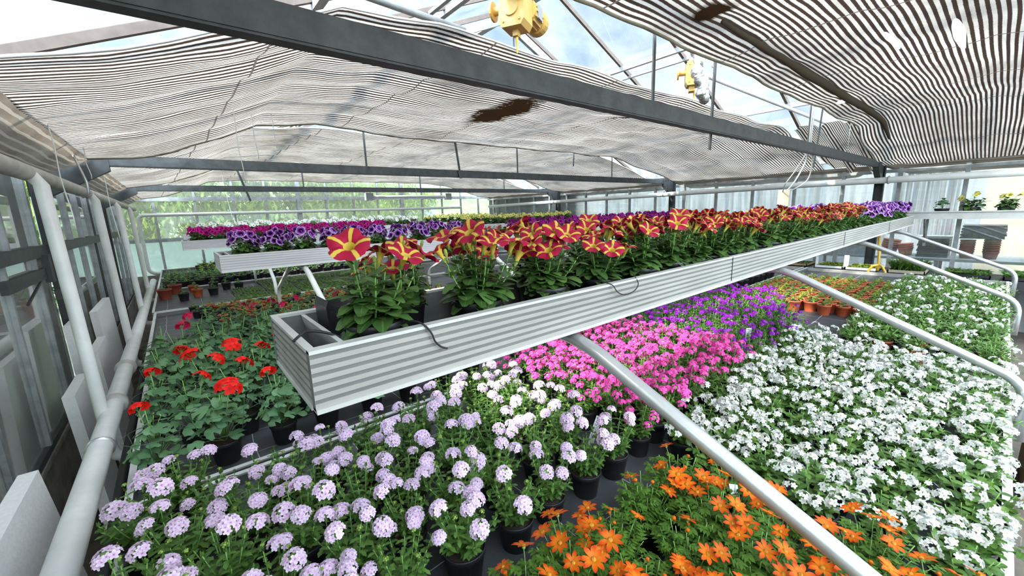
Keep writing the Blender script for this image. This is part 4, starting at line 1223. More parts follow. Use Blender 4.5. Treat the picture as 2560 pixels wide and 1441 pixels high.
def plant_spec(kind, seed, pot_r, pot_h, pot_mt, fl=None, nfl=6, name='potted_petunia', foliage_kind=None, fscale=(0.85, 1.1), hoops=False, buds=0, folkey=None, soil=True):
    """one prototype: list of (name, mesh, location, quaternion, scale, child list)"""
    r = random.Random(seed * 31 + 5)
    parts = []
    pk = ('pot', pot_r, pot_h, pot_mt)
    pm = fm(pk, lambda: pot_mesh(pot_r, pot_h, MT[pot_mt]))
    sm = fm(('soil', pot_r, pot_h), lambda: soil_mesh(pot_r, pot_h))
    parts.append(('pot', pm, V((0, 0, 0)), Quaternion(), 1.0, [('soil', sm, V((0, 0, 0)), Quaternion(), 1.0, [])] if soil else []))
    m, key, tips = foliage(foliage_kind or kind, seed, pot_h)
    flowers = []
    rim = pot_h
    if fl:
        tp = list(tips); r.shuffle(tp)
        for i in range(nfl):
            p, az = tp[i % len(tp)]
            az2 = az + r.uniform(-0.7, 0.7)
            if fl == 'star':
                off = V((0.022 * cos(az2), 0.022 * sin(az2), r.uniform(0.022, 0.055))); q = p + off
                d = V((cos(az2) * r.uniform(0.1, 0.9), sin(az2) * r.uniform(0.1, 0.9), 0.9))
                d = d.normalized()
                me = fm(('star', i % 4), lambda: petunia_flower(0.040, PT['star'], 0.038, 1.0, i % 4))
                m.mi = 1; m.tube([p - V((0, 0, 0.02)), p.lerp(q - d * 0.038, 0.6) + V((0.002, 0, 0)), q - d * 0.036], 0.0014, 4); m.mi = 0
            elif fl in ('picotee', 'magenta', 'plum', 'paleyel', 'purewhite'):
                sp = r.uniform(0.3, 1.0); az2 = i * 2.4 + r.uniform(-0.3, 0.3)
                q = V((0.085 * sp * cos(az2), 0.085 * sp * sin(az2), rim + r.uniform(0.05, 0.11) + 0.035 * (1 - sp)))
                if fl == 'picotee': q.z += r.uniform(0, 0.02)
                d = V((cos(az2) * (0.3 + sp), sin(az2) * (0.3 + sp), r.uniform(0.2, 0.9))).normalized()
                me = fm((fl, i % 3), lambda: petunia_flower(0.029 if fl != 'paleyel' else 0.026, PT[fl], 0.026, 1.4, i % 3 + 11))
                m.mi = 1; m.tube([V((0, 0, rim)), V((0, 0, rim)).lerp(q, 0.5) + V((0, 0, 0.01)), q - d * 0.025], 0.0013, 4); m.mi = 0
            elif fl in ('lilac', 'pink', 'violet'):
                q = p + V((0.006 * cos(az2), 0.006 * sin(az2), r.uniform(0.018, 0.045)))
                d = V((cos(az2) * 0.35, sin(az2) * 0.35, 1)).normalized()
                if fl == 'lilac': me = fm((fl, i % 3), lambda: head_mesh(PT[fl], (26, 20, 30)[i % 3], 0.0215, 0.0105, i % 3 + 1))
                else: me = fm((fl, i % 3), lambda: head_mesh(PT[fl], (13, 17, 11)[i % 3], 0.016, 0.0088, i % 3 + 4, npt=10))
                m.mi = 1; m.tube([p - V((0, 0, 0.01)), p.lerp(q, 0.6), q - d * 0.01], 0.0012, 4); m.mi = 0
            elif fl == 'snow':
                q = p + V((0.01 * cos(az2), 0.01 * sin(az2), r.uniform(0.006, 0.028)))
                d = V((cos(az2) * 0.55, sin(az2) * 0.55, 1)).normalized()
                me = fm((fl, i % 4), lambda: head_mesh(PT['snow'], (6, 8, 5, 9)[i % 4], 0.018, 0.0105, i % 4 + 21, squash=0.45, spread=1.2, jitter=0.3, green=False, npt=15))
            elif fl == 'orange':
                q = p + V((0.012 * cos(az2), 0.012 * sin(az2), r.uniform(0.02, 0.045)))
                d = V((cos(az2) * 0.4, sin(az2) * 0.4 - 0.15, 1)).normalized()
                me = fm((fl, i % 4), lambda: orange_flower(i % 4))
                m.mi = 1; m.tube([p, p.lerp(q, 0.6), q], 0.0010, 4); m.mi = 0
            elif fl in ('red', 'cerise'):
                q = p; d = V((cos(az2) * 0.8, sin(az2) * 0.8, 1)).normalized()
                me = fm((fl, i % 3), lambda: red_head(fl, i % 3 + 50))
                m.mi = 1; m.tube([V((0, 0, rim + 0.02)), V((q.x * 0.6, q.y * 0.6, (rim + q.z) / 2 + 0.02)), q - V((0, 0, 0.012))], 0.0018, 5); m.mi = 0
            flowers.append(('flower_head' if fl in ('lilac', 'pink', 'violet', 'snow', 'red', 'cerise') else 'flower', me, q, axis_q(d, r.uniform(0, 6.28)), r.uniform(*fscale), []))
    if kind == 'geranium':
        m.mi = 1
        m.tube([(0, 0, rim * 0.9), (0.004, 0, rim + 0.06), (0, 0.004, rim + 0.13)], 0.003, 5); m.mi = 0
        for q in range(3):
            a = r.uniform(0, 6.28)
            m.mi = 1; m.tube([(0, 0, rim + 0.08), (0.02 * cos(a), 0.02 * sin(a), rim + 0.17), (0.035 * cos(a), 0.035 * sin(a), rim + 0.2)], 0.0013, 4); m.mi = 0
            for k in range(3):
                m.mi = 1; m.leaf((0.035 * cos(a), 0.035 * sin(a), rim + 0.2), (cos(a + k * 2), sin(a + k * 2), 1.0), (0, 0, 1), 0.012, 0.006, 'lance', 0.2, 0.2, 2); m.mi = 0
    parts.append(('foliage', m.mesh('foliage', [LF[folkey or key], LF['stem']]), V((0, 0, 0)), Quaternion(), 1.0, []))
    parts += flowers
    if buds:
        for i in range(buds):
            p, az = tips[(i * 2 + 1) % len(tips)]
            d = V((cos(az) * 0.3, sin(az) * 0.3, 1)).normalized()
            if fl == 'star':
                bm = fm(('bud', 'star'), lambda: bud_mesh(0.042)); q = p + V((0, 0, 0.012))
            elif fl == 'orange':
                bm = fm(('bud', 'or'), lambda: bud_mesh(0.012, 'orange')); q = p + V((0.004, 0, 0.012))
            else:
                bm = fm(('bud', 'vb'), lambda: head_mesh(LF['bud'], 9, 0.006, 0.003, 3, green=True, npt=10)); q = p + V((0, 0, 0.02))
            parts.append(('bud', bm, q, axis_q(d), r.uniform(0.8, 1.1), []))
    if hoops:
        h = MB()
        for z, rr in ((0.045, 0.078), (0.135, 0.098)):
            h.tube([(rr * cos(2 * pi * k / 24), rr * sin(2 * pi * k / 24), rim + z) for k in range(25)], 0.0013, 4, caps=False)
        for k in range(3):
            a = 2 * pi * k / 3 + 0.4
            h.tube([(0.055 * cos(a), 0.055 * sin(a), rim * 0.85), (0.078 * cos(a), 0.078 * sin(a), rim + 0.045), (0.098 * cos(a), 0.098 * sin(a), rim + 0.135)], 0.0013, 4)
        hm = fm(('hoop', rim), lambda: h.mesh('support_hoop', MT['wire']))
        parts.append(('support_hoop', hm, V((0, 0, 0)), Quaternion(), 1.0, []))
    return dict(name=name, parts=parts)

def place(spec, loc, rz, scale, label, cat, group, only=None, nmax=None):
    e = bpy.data.objects.new(spec['name'], None)
    COL.objects.link(e)
    e.location = loc; e.rotation_euler = (0, 0, rz); e.scale = (scale,) * 3
    tag(e, label, cat, group)
    nf = 0
    for (nm, me, l, q, s_, ch) in spec['parts']:
        if nm.startswith('flower'):
            nf += 1
            if nmax is not None and nf > nmax: continue
        o = bpy.data.objects.new(nm, me)
        COL.objects.link(o); o.parent = e
        o.location = l; o.rotation_mode = 'QUATERNION'; o.rotation_quaternion = q; o.scale = (s_,) * 3
        for (n2, me2, l2, q2, s2, _) in ch:
            c = bpy.data.objects.new(n2, me2)
            COL.objects.link(c); c.parent = o
    return e

def block(specs, xs, ys, z, desc, blockname, cat, group, jit=0.012, rowref='from the aisle', pick=None, nmax=None, scale=(0.92, 1.08), skip=None, stagger=True, extra=None):
    r = random.Random(hash_(desc + blockname))
    for j, y in enumerate(ys):
        row = [x for x in xs]
        c = 0
        for i, x in enumerate(row):
            xx = x + (0.5 * (xs[1] - xs[0]) if stagger and j % 2 else 0)
            if skip and skip(xx, y, i, j): continue
            k = pick(xx, y, r) if pick else r.randrange(len(specs))
            nm = nmax(xx, y, r) if nmax else None
            lab = '%s, %s from left in %s row %s' % (extra(k) if extra else desc, ordn(c), ordn(j), blockname)
            place(specs[k], (xx + r.uniform(-jit, jit), y + r.uniform(-jit, jit), z), r.uniform(0, 6.28), r.uniform(*scale), lab, cat, group, nmax=nm)
            c += 1
def hash_(s):
    h = 7
    for ch in s: h = (h * 31 + ord(ch)) % 1000003
    return h
def fr_(a, b, st):
    out = []; x = a
    while x <= b + 1e-6: out.append(x); x += st
    return out

BZ = 0.800
# nearest shelf: red and yellow star petunias, purple ones at the far end
SP_star = [plant_spec('star', 40 + i, 0.064, 0.112, 'pot', 'star', n_, 'potted_petunia', buds=3, fscale=(0.9, 1.15)) for i, n_ in enumerate((8, 4, 10, 6, 7))]
SP_pic = [plant_spec('petunia', 60 + i, 0.052, 0.090, 'pot', 'picotee', 14, 'potted_petunia', fscale=(0.85, 1.15)) for i in range(4)]
r = random.Random(5)
fx = [0.315, 0.60, 0.86, 1.11, 1.36, 1.58]
while fx[-1] < 7.3: fx.append(fx[-1] + 0.185)
for i, x in enumerate(fx):
    if x < 4.9:
        k = [1, 2, 0, 3, 0, 4][i] if i < 6 else r.randrange(5)
        place(SP_star[k], (x, 0.872 + r.uniform(-0.006, 0.006), 1.457), [0.4, 0.4, 1.2, 4.0, 5.0, 2.9][i] if i < 6 else r.uniform(0, 6.28), 1.02 if i == 0 else r.uniform(0.96, 1.05),
              'red and yellow striped petunia, %s from left in front row of nearest shelf' % ordn(i), 'petunia', 'striped petunias on the nearest shelf')
    else:
        place(SP_pic[r.randrange(4)], (x, 0.872, 1.457), r.uniform(0, 6.28), r.uniform(1.1, 1.25), 'purple petunia in black pot, %s from left in nearest shelf front row' % ordn(i), 'petunia', 'purple petunias on the nearest shelf')
bx = [0.47, 0.72, 0.985, 1.235]
while bx[-1] < 7.4: bx.append(bx[-1] + 0.19)
for i, x in enumerate(bx):
    if x < 3.7:
        place(SP_star[[3, 0, 2, 4][i] if i < 4 else r.randrange(5)], (x, 1.058 + r.uniform(-0.006, 0.006), 1.457), r.uniform(0, 6.28), r.uniform(0.94, 1.04),
              'red and yellow striped petunia, %s from left in back row of nearest shelf' % ordn(i), 'petunia', 'striped petunias on the nearest shelf')
    else:
        place(SP_pic[r.randrange(4)], (x, 1.058, 1.457), r.uniform(0, 6.28), r.uniform(1.15, 1.3), 'purple petunia in black pot, %s from left in nearest shelf back row' % ordn(i), 'petunia', 'purple petunias on the nearest shelf')

# second shelf
SP_mag = [plant_spec('petunia', 70 + i, 0.052, 0.090, 'pot', 'magenta', 12, 'potted_petunia') for i in range(2)]
SP_plum = [plant_spec('petunia', 74 + i, 0.052, 0.090, 'pot', 'plum', 12, 'potted_petunia') for i in range(2)]
SP_yel = [plant_spec('petunia', 78 + i, 0.052, 0.090, 'pot', 'paleyel', 7, 'potted_petunia') for i in range(2)]
SP_wht = [plant_spec('petunia', 82 + i, 0.052, 0.090, 'pot', 'purewhite', 10, 'potted_petunia') for i in range(2)]
SP_redp = [plant_spec('petunia', 86 + i, 0.052, 0.090, 'pot', 'red', 2, 'potted_geranium', fscale=(0.6, 0.8)) for i in range(2)]
SH = 'of second raised shelf'
block(SP_pic, fr_(0.36, 2.30, 0.205), (3.56, 3.78), 1.455, 'purple white-edged petunia', SH, 'petunia', 'purple petunias on the second shelf', jit=0.01, scale=(1.0, 1.15))
block(SP_redp, fr_(2.50, 2.90, 0.2), (3.56, 3.78), 1.455, 'small red-flowered plant', SH, 'geranium', 'red flowered pots on the second shelf')
block(SP_plum, fr_(3.05, 7.4, 0.22), (3.56, 3.78), 1.455, 'plum magenta petunia', SH, 'petunia', 'plum petunias on the second shelf', scale=(1.0, 1.15))
tray = MB()
for x in (0.26,):
    tray.box((x, 3.47, 1.458), (x + 0.5, 3.50, 1.50)); tray.box((x, 3.47, 1.458), (x + 0.03, 3.88, 1.50)); tray.box((x, 3.86, 1.458), (x + 0.5, 3.88, 1.50)); tray.box((x + 0.47, 3.47, 1.458), (x + 0.5, 3.88, 1.50)); tray.beam((x + 0.02, 3.52, 1.50), (x - 0.02, 3.52, 1.575), 0.09, 0.012)
tag(obj('carry_tray', tray, MT['pot']), 'black plastic carrying tray at the left end of the second raised shelf', 'tray')
# third and fourth shelves
SH = 'of third raised shelf'
block(SP_mag, fr_(0.22, 2.7, 0.22), (6.68, 6.90), 1.455, 'magenta petunia', SH, 'petunia', 'magenta petunias on the third shelf', scale=(1.1, 1.25))
block(SP_redp, fr_(2.95, 4.2, 0.22), (6.68, 6.90), 1.455, 'small plant with red flowers', SH, 'geranium', 'red flowered pots on the third shelf')
block(SP_yel, fr_(4.4, 7.3, 0.24), (6.68, 6.90), 1.455, 'pale yellow petunia', SH, 'petunia', 'pale yellow petunias on the third shelf', scale=(1.3, 1.5))
SH = 'of farthest raised shelf'
block(SP_wht, fr_(0.4, 5.0, 0.22), (9.72, 9.92), 1.455, 'white petunia', SH, 'petunia', 'white petunias on the farthest shelf', scale=(1.3, 1.5))
block(SP_yel, fr_(5.2, 7.3, 0.24), (9.72, 9.92), 1.455, 'yellow petunia', SH, 'petunia', 'yellow petunias on the farthest shelf', scale=(1.4, 1.6))

# front bench
SP_lil = [plant_spec('verbena', 100 + i, 0.058, 0.098, 'pot', 'lilac', n_, 'potted_verbena', buds=4, fscale=(0.72, 1.12)) for i, n_ in enumerate((6, 3, 7, 2, 5))]
SP_pnk = [plant_spec('verbena', 110 + i, 0.054, 0.09, 'pot', 'pink', 12, 'potted_verbena', buds=1, fscale=(0.85, 1.2), folkey='verbena') for i in range(3)]
SP_vio = [plant_spec('verbena', 120 + i, 0.054, 0.09, 'pot', 'violet', 5, 'potted_verbena', buds=2, fscale=(0.8, 1.1)) for i in range(3)]
SP_bid = [plant_spec('bidens', 130 + i, 0.058, 0.09, 'pot', 'orange', n_, 'potted_orange_daisy', buds=3, fscale=(0.8, 1.15)) for i, n_ in enumerate((6, 9, 3, 7))]
SP_snw = [plant_spec('bacopa', 140 + i, 0.060, 0.10, 'pot' if i else 'pot_grey', 'snow', 10, 'potted_white_flowers', fscale=(0.85, 1.15)) for i in range(4)]
SP_grn = [plant_spec('bacopa', 150 + i, 0.060, 0.10, 'terra_red' if i == 0 else 'pot', 'snow', 2, 'potted_white_flowers', fscale=(0.7, 1.0)) for i in range(3)]
block(SP_lil, fr_(-0.185, 1.20, 0.168), fr_(0.84, 1.65, 0.158), BZ, 'lilac verbena', 'of front bench', 'verbena', 'lilac verbenas on the front bench', skip=lambda x, y, i, j: x > 1.24 or (y > 1.55 and 0.0 < x < 0.80))
block(SP_pnk, fr_(1.34, 2.36, 0.142), fr_(0.86, 1.68, 0.135), BZ, 'bright pink verbena', 'of pink block', 'verbena', 'pink verbenas on the front bench', skip=lambda x, y, i, j: x > 2.42)
block(SP_vio, fr_(2.50, 4.20, 0.15), fr_(0.84, 1.68, 0.14), BZ, 'violet verbena', 'of violet block', 'verbena', 'violet verbenas on the front bench', skip=lambda x, y, i, j: x > 3.3 + 0.9 * min(1, (y - 0.8) / 0.5))
block(SP_bid, fr_(0.30, 1.16, 0.160), fr_(-0.04, 0.70, 0.150), BZ, 'orange daisy-like plant', 'of orange block', 'bidens', 'orange flowered plants on the front bench', skip=lambda x, y, i, j: x > 1.19)
block(SP_snw, fr_(1.34, 3.15, 0.166), fr_(-0.045, 0.72, 0.150), BZ, 'dense white-flowered plant', 'of white block', 'white flowers', 'white flowered plants on the front bench')
block(SP_grn, fr_(3.36, 6.1, 0.170), fr_(-0.045, 0.56, 0.150), BZ, 'sparsely flowered white plant', 'beyond white block', 'white flowers', 'leafy plants with few white flowers on the front bench')
SP_or = [plant_spec('young', 160 + i, 0.046, 0.078, 'terra', None, 0, 'potted_seedling', folkey='lime' if i == 2 else 'young') for i in range(3)]
SP_or2 = [plant_spec('young', 167 + i, 0.046, 0.078, 'terra', None, 0, 'potted_seedling') for i in range(3)]
SP_bk = [plant_spec('young', 164 + i, 0.046, 0.078, 'pot', None, 0, 'potted_seedling') for i in range(3)]
block(SP_or, fr_(4.36, 6.0, 0.118), fr_(0.68, 1.68, 0.118), BZ, 'orange-potted seedling', 'at front bench far end', 'seedling', 'orange potted seedlings on the front bench', jit=0.01, scale=(1.1, 1.3))

# second bench: geraniums
SP_ger = [plant_spec('geranium', 170 + i, 0.058, 0.098, 'pot', 'red' if i != 3 else 'cerise', 2, 'potted_geranium', hoops=True, fscale=(1.15, 1.5)) for i in range(4)]
SP_gsm = [plant_spec('geranium_small', 180 + i, 0.052, 0.088, 'pot', None, 0, 'potted_geranium') for i in range(2)]
block(SP_ger, fr_(-0.165, 1.35, 0.205), (1.98, 2.20, 2.42, 2.66, 2.90, 3.14, 3.38), BZ, 'geranium in green wire hoops', 'of second bench', 'geranium', 'tall geraniums on the second bench',
      pick=lambda x, y, r: 3 if (y > 2.8 and r.random() < 0.7) else r.randrange(3), nmax=lambda x, y, r: (r.choice((1, 2, 1, 1)) if y < 2.9 else r.choice((0, 0, 1))), scale=(0.92, 1.05))
block(SP_gsm, fr_(1.62, 3.9, 0.26), (1.95, 2.22, 2.50), BZ, 'small flowerless geranium', 'at second bench middle', 'geranium', 'small geraniums on the second bench')
SP_tall = [plant_spec('young_tall', 190 + i, 0.055, 0.09, 'pot', None, 0, 'potted_young_plant') for i in range(3)]
block(SP_tall, fr_(4.2, 6.2, 0.17), (1.93, 2.12, 2.31), BZ, 'leafy young plant', 'at second bench far end', 'young plant', 'young plants at the far end of the second bench', scale=(1.1, 1.3))
# third bench
block(SP_ger, fr_(0.02, 1.4, 0.21), (3.76, 3.97), BZ, 'dark-leaved geranium', 'of third bench', 'geranium', 'geraniums on the third bench', pick=lambda x, y, r: 3, nmax=lambda x, y, r: r.choice((0, 0, 1)), scale=(0.85, 0.95))
block(SP_or2 + SP_bk, fr_(0.06, 2.5, 0.128), fr_(4.22, 5.62, 0.135), BZ, 'seedling', 'of third bench', 'seedling', 'small potted seedlings on the third bench', jit=0.014,
      pick=lambda x, y, r: r.randrange(3) if (r.random() < 0.5 and y > 4.3) else 3 + r.randrange(3), skip=lambda x, y, i, j: x < 0.34 - 0.30 * min(1, (y - 4.2) / 1.0), extra=lambda k: 'seedling in orange pot' if k < 3 else 'seedling in black pot')
# fourth bench: scattered pots and plug trays
SP_rl = [plant_spec('young', 200, 0.060, 0.10, 'terra_red', None, 0, 'potted_seedling')]
for k, (x, y, sp, lab) in enumerate(((-0.21, 6.98, SP_rl[0], 'brown-red pot at the left edge of the fourth bench'), (-0.02, 6.62, SP_bk[0], 'black pot standing alone nearest on the fourth bench, small leaves'),
                                 (0.13, 6.86, SP_or[0], 'orange-brown pot in the loose row on the fourth bench'), (0.30, 6.80, SP_bk[1], 'black pot right of the orange-brown pot on the fourth bench'),
                                 (0.10, 7.30, SP_or[1], 'orange pot behind the loose row on the fourth bench'), (-0.10, 7.38, SP_rl[0], 'brown-red pot farther back on the fourth bench'),
                                 (0.48, 7.20, SP_bk[2], 'black pot beside the plug trays on the fourth bench'), (0.34, 7.40, SP_bk[0], 'last black pot before the fifth bench rail'), (0.62, 7.05, SP_bk[1], 'large black pot at the corner of the plug trays'))):
    place(sp, (x, y, BZ), k * 1.3, 1.35, lab, 'seedling', 'scattered pots on the fourth bench')
def plug_tray(seed, leaf='young', w=0.34, d=0.50, dens=9, hgt=0.05):
    r = random.Random(seed); t = MB()
    t.box((-w / 2, -d / 2, 0), (w / 2, d / 2, 0.03)); t.box((-w / 2 - 0.008, -d / 2 - 0.008, 0.03), (w / 2 + 0.008, -d / 2 + 0.006, 0.042)); t.box((-w / 2 - 0.008, d / 2 - 0.006, 0.03), (w / 2 + 0.008, d / 2 + 0.008, 0.042))
    t.box((-w / 2 - 0.008, -d / 2, 0.03), (-w / 2 + 0.006, d / 2, 0.042)); t.box((w / 2 - 0.006, -d / 2, 0.03), (w / 2 + 0.008, d / 2, 0.042))
    s_ = MB()
    nx = dens; ny = int(dens * d / w)
    for i in range(nx):
        for j in range(ny):
            x = -w / 2 + (i + 0.5) * w / nx; y = -d / 2 + (j + 0.5) * d / ny; x += r.uniform(-0.004, 0.004); y += r.uniform(-0.004, 0.004); h = hgt * r.uniform(0.6, 1.2)
            for q in range(5):
                a = q * 2.4 + r.uniform(-0.4, 0.4)
                s_.leaf((x, y, 0.03 + h * 0.3 * (q / 3)), (cos(a), sin(a), r.uniform(0.4, 1.4)), (0, 0, 1), h * 0.75, h * 0.42, 'ovate', 0.5, 0.2, 2)
    return t, s_
PTR = []
for sd in (1, 2):
    t, s_ = plug_tray(sd, hgt=0.042); PTR.append((t.mesh('tray', MT['pot_grey'], False), s_.mesh('seedlings', LF['bacopa'])))
def put_tray(pair, loc, rz, label, group, name='seedling_tray'):
    e = empty(name, label, 'seedling tray', loc, group); e.rotation_euler.z = rz
    a = obj('tray', pair[0], None, e); c = obj('seedlings', pair[1], None, e); c['kind'] = 'stuff'
    return e
for j, y in enumerate((6.08, 6.62, 7.20)):
    for i in range(7):
        x = 0.66 + 0.37 * i + 0.02 * j
        if j == 2 and i == 0: continue
        put_tray(PTR[(i + j) % 2], (x, y, BZ), 0.02 * ((i * 3 + j) % 3 - 1), 'grey plug tray of seedlings, %s from left in %s row on fourth bench' % (ordn(i), ordn(j)), 'plug trays on the fourth bench')
block(SP_tall, fr_(-0.18, 2.9, 0.185), fr_(7.82, 9.15, 0.19), BZ, 'young plant in black pot', 'of fifth bench', 'young plant', 'young plants on the fifth bench', scale=(1.1, 1.35))
SP_lime = [plant_spec('young_tall', 210 + i, 0.055, 0.09, 'pot', None, 0, 'potted_young_plant', folkey='lime') for i in range(2)]
block(SP_lime, fr_(0.30, 3.4, 0.20), fr_(9.50, 10.8, 0.24), BZ, 'pale green young plant', 'of last bench', 'young plant', 'pale green young plants on the last bench', scale=(1.2, 1.4))
m = MB(); m.beam((-0.29, 7.2, 0.86), (-0.24, 7.1, 0.98), 0.012, 0.004); tag(obj('plant_stake', m, MT['white']), 'white stake crossed over the left rail of the fourth bench', 'stake')

# plant labels
def plant_label(loc, h, w, rz, tilt, label, lines=4, roll=0.0, blank=False):
    e = empty('plant_label', label, 'plant label', loc, 'white plant labels stuck in the pots')
    e.rotation_euler = (tilt, roll, rz)
    m = MB(); m.prism([(-w / 2, 0.02), (0, 0), (w / 2, 0.02), (w / 2, h), (-w / 2, h)], 'y', -0.0006, 0.0006)
    obj('card', m, MT['tag'], e)
    if not blank:
        t = MB(); r_ = random.Random(int(h * 1e4 + w * 1e5))
        x = -w * 0.38
        while x < w * 0.36:
            ww = r_.uniform(0.0015, 0.004); t.box((x, -0.0012, h - 0.011), (x + ww, -0.0006, h - 0.0075)); x += ww + 0.0008
        for k in range(lines):
            x = -w * 0.32 + k * w * 0.66 / max(1, lines - 1); z = h - 0.022
            while z > h * 0.38:
                L = r_.uniform(0.004, 0.014); t.box((x - 0.0009, -0.0012, z - L), (x + 0.0009, -0.0006, z)); z -= L + r_.uniform(0.002, 0.006)
        obj('writing', t, MT['ink'], e)
plant_label((0.655, 1.02, 0.865), 0.135, 0.032, -0.15, 0.05, 'printed white plant label standing among the lilac verbenas', 4, -0.05)
plant_label((1.13, 0.93, 0.88), 0.125, 0.032, -0.25, -0.10, 'tilted printed white label where lilac meets pink verbenas', 5, 0.5)
plant_label((2.32, 0.72, 0.88), 0.12, 0.034, -0.7, -0.05, 'blank white label back at the edge between pink and white flowers', blank=True)
plant_label((2.58, 0.31, 0.88), 0.13, 0.032, -0.8, 0.05, 'printed white label standing in the middle of the white flowers', 4, 0.05)
plant_label((2.74, 0.96, 0.88), 0.135, 0.036, -0.6, 0.05, 'tall white label between the pink and violet verbenas', 3)
plant_label((2.55, 1.10, 0.88), 0.11, 0.030, -0.6, 0.0, 'small grey printed label at the back edge of the pink verbenas', 4)
plant_label((3.12, 1.34, 0.88), 0.13, 0.034, -0.7, 0.03, 'white label in the middle of the violet verbenas', 3)
plant_label((1.12, 0.37, 0.90), 0.105, 0.034, -0.4, -0.65, 'blank white card leaning among the orange flowers', blank=True, roll=0.35)

# ================================================================== motors under the roof
def motor(loc, rz, label, foil=False):
    e = empty('screen_motor', label, 'motor', loc); e.rotation_euler.z = rz
    m = MB()
    m.prism([(-0.055, -0.085), (0.045, -0.085), (0.062, -0.06), (0.062, 0.075), (0.045, 0.09), (-0.055, 0.09), (-0.068, 0.07), (-0.068, -0.06)], 'y', -0.06, 0.06)
    m.box((-0.04, -0.035, -0.125), (0.0, 0.035, -0.085)) if foil else m.box((-0.014, -0.02, -0.115), (0.012, 0.02, -0.085))
    obj('gearbox', m, MT['yellow'], e)
    def cyl(name, a, c, r_, mt, n=20, radii=None, pts=None):
        k = MB(); k.tube(pts or [a, c], r_, n, radii=radii); return obj(name, k, mt, e, smooth=False)
    cyl('cover_plate', (-0.005, -0.060, 0.0), (-0.005, -0.068, 0.0), 0.040, MT['yellow'])
    for (bx_, bz_) in ((-0.045, -0.06), (0.04, -0.06), (-0.045, 0.065), (0.04, 0.065)):
        k = MB(); k.tube([(bx_, -0.060, bz_), (bx_, -0.066, bz_)], 0.006, 6); obj('bolt', k, MT['yellow'], e)
    cyl('flange', (-0.125, 0.0, 0.02), (-0.066, 0, 0.02), 0.02, MT['yellow'], pts=[(-0.128, 0, 0.02), (-0.118, 0, 0.02), (-0.116, 0, 0.02), (-0.066, 0, 0.02)], radii=[0.045, 0.045, 0.02, 0.02])
    cyl('flange', None, None, 0.02, MT['grey'], pts=[(0.035, -0.066, 0.06), (0.035, -0.09, 0.06), (0.035, -0.092, 0.06), (0.035, -0.102, 0.06)], radii=[0.018, 0.018, 0.038, 0.038])
    hm = MT['grey'] if foil else MT['yellow']
    k = MB(); k.tube([(0.03, 0.06, 0.02), (0.03, 0.19, 0.02)], 0.050, 20)
    for q in range(14):
        a = 2 * pi * q / 14
        k.beam((0.03 + 0.052 * cos(a), 0.075, 0.02 + 0.052 * sin(a)), (0.03 + 0.052 * cos(a), 0.175, 0.02 + 0.052 * sin(a)), 0.006, 0.010)
    obj('motor_body', k, hm, e)
    k = MB(); k.tube([(0.03, 0.19, 0.02), (0.03, 0.20, 0.02), (0.03, 0.235, 0.02), (0.03, 0.24, 0.02)], 0.06, 20, radii=[0.062, 0.064, 0.064, 0.05]); obj('fan_cover', k, hm, e)
    k = MB(); k.box((0.070, 0.09, -0.01), (0.086, 0.15, 0.05)); obj('name_plate', k, MT['grey'], e)
    k = MB(); k.box((-0.05, -0.05, 0.09), (0.05, 0.05, 0.11)); k.box((-0.03, -0.02, 0.11), (-0.015, 0.02, 0.5)); k.box((0.015, -0.02, 0.11), (0.03, 0.02, 0.5)); obj('mounting_bracket', k, MT['bar_al'], e)
    k = MB(); k.tube([(0, 0, -0.115), (0.002, 0, -0.15), (0, 0, -0.19)], 0.006, 8, radii=[0.009, 0.006, 0.004]); obj('drain_stub', k, MT['yel2'], e)
    return e
motor((1.45, 1.66, 2.765), -1.1, 'yellow gear motor hanging at top of view between two screens')
motor((3.30, 1.68, 2.80), -1.0, 'yellow and grey gear motor with loose cables beside the crinkled foil duct', True)
m = MB(); m.tube([(-0.6, 1.62, 2.86), (1.32, 1.66, 2.92)], 0.024, 12)
tag(obj('drive_shaft', m, MT['white'], smooth=True), 'white drive shaft left of the first yellow motor', 'shaft', 'drive shafts')
m = MB(); m.tube([(3.5, 1.7, 2.84), (7.6, 1.75, 2.86)], 0.02, 12)
tag(obj('drive_shaft', m, MT['white'], smooth=True), 'drive shaft running right from the second motor under the open panes', 'shaft', 'drive shafts')
m = MB(); m.tube([(1.40, 2.04, 2.79), (0.8, 2.07, 2.83), (0.1, 2.10, 2.86)], 0.018, 10)
tag(obj('drive_shaft', m, MT['steel_mid'], smooth=True), 'dark tube under the upper edge of the stained screen', 'shaft', 'drive shafts')
# foil sleeve
m = MB(); fp = []
for k in range(40):
    t = k / 39; a = t * pi * 1.9
    fp.append((3.05 + 0.09 * sin(a) + 0.012 * sin(t * 31), 1.52 + 0.04 * cos(t * 5), 2.72 + 0.17 * cos(a) + 0.01 * sin(t * 47)))
m.tube(fp, 0.03, 12, radii=[0.028 + 0.010 * sin(k * 2.1) + 0.006 * sin(k * 5.3) for k in range(40)])
tag(obj('foil_sleeve', m, MT['foil'], smooth=True), 'crinkled silver foil sleeve looped beside the second motor', 'foil sleeve')
def cable(pts, r_, label, mt='grey', group='cables hanging from the roof'):
    o = cordy(pts, r_, label, mt); o['group'] = group; o.name = 'cable'; o['category'] = 'cable'
cable([(3.42, 1.62, 2.96), (3.50, 1.60, 3.02), (3.46, 1.60, 2.90), (3.38, 1.58, 2.84), (3.36, 1.58, 2.90), (3.48, 1.6, 3.05)], 0.006, 'white cable loop on the second motor', 'white')
cable([(5.02, 1.36, 3.35), (5.05, 1.35, 2.9), (5.06, 1.35, 2.5), (5.10, 1.36, 2.35), (5.18, 1.40, 2.2), (5.10, 1.46, 2.0), (5.05, 1.52, 1.90)], 0.008, 'grey cable dropping past the tie beam to the beige box')
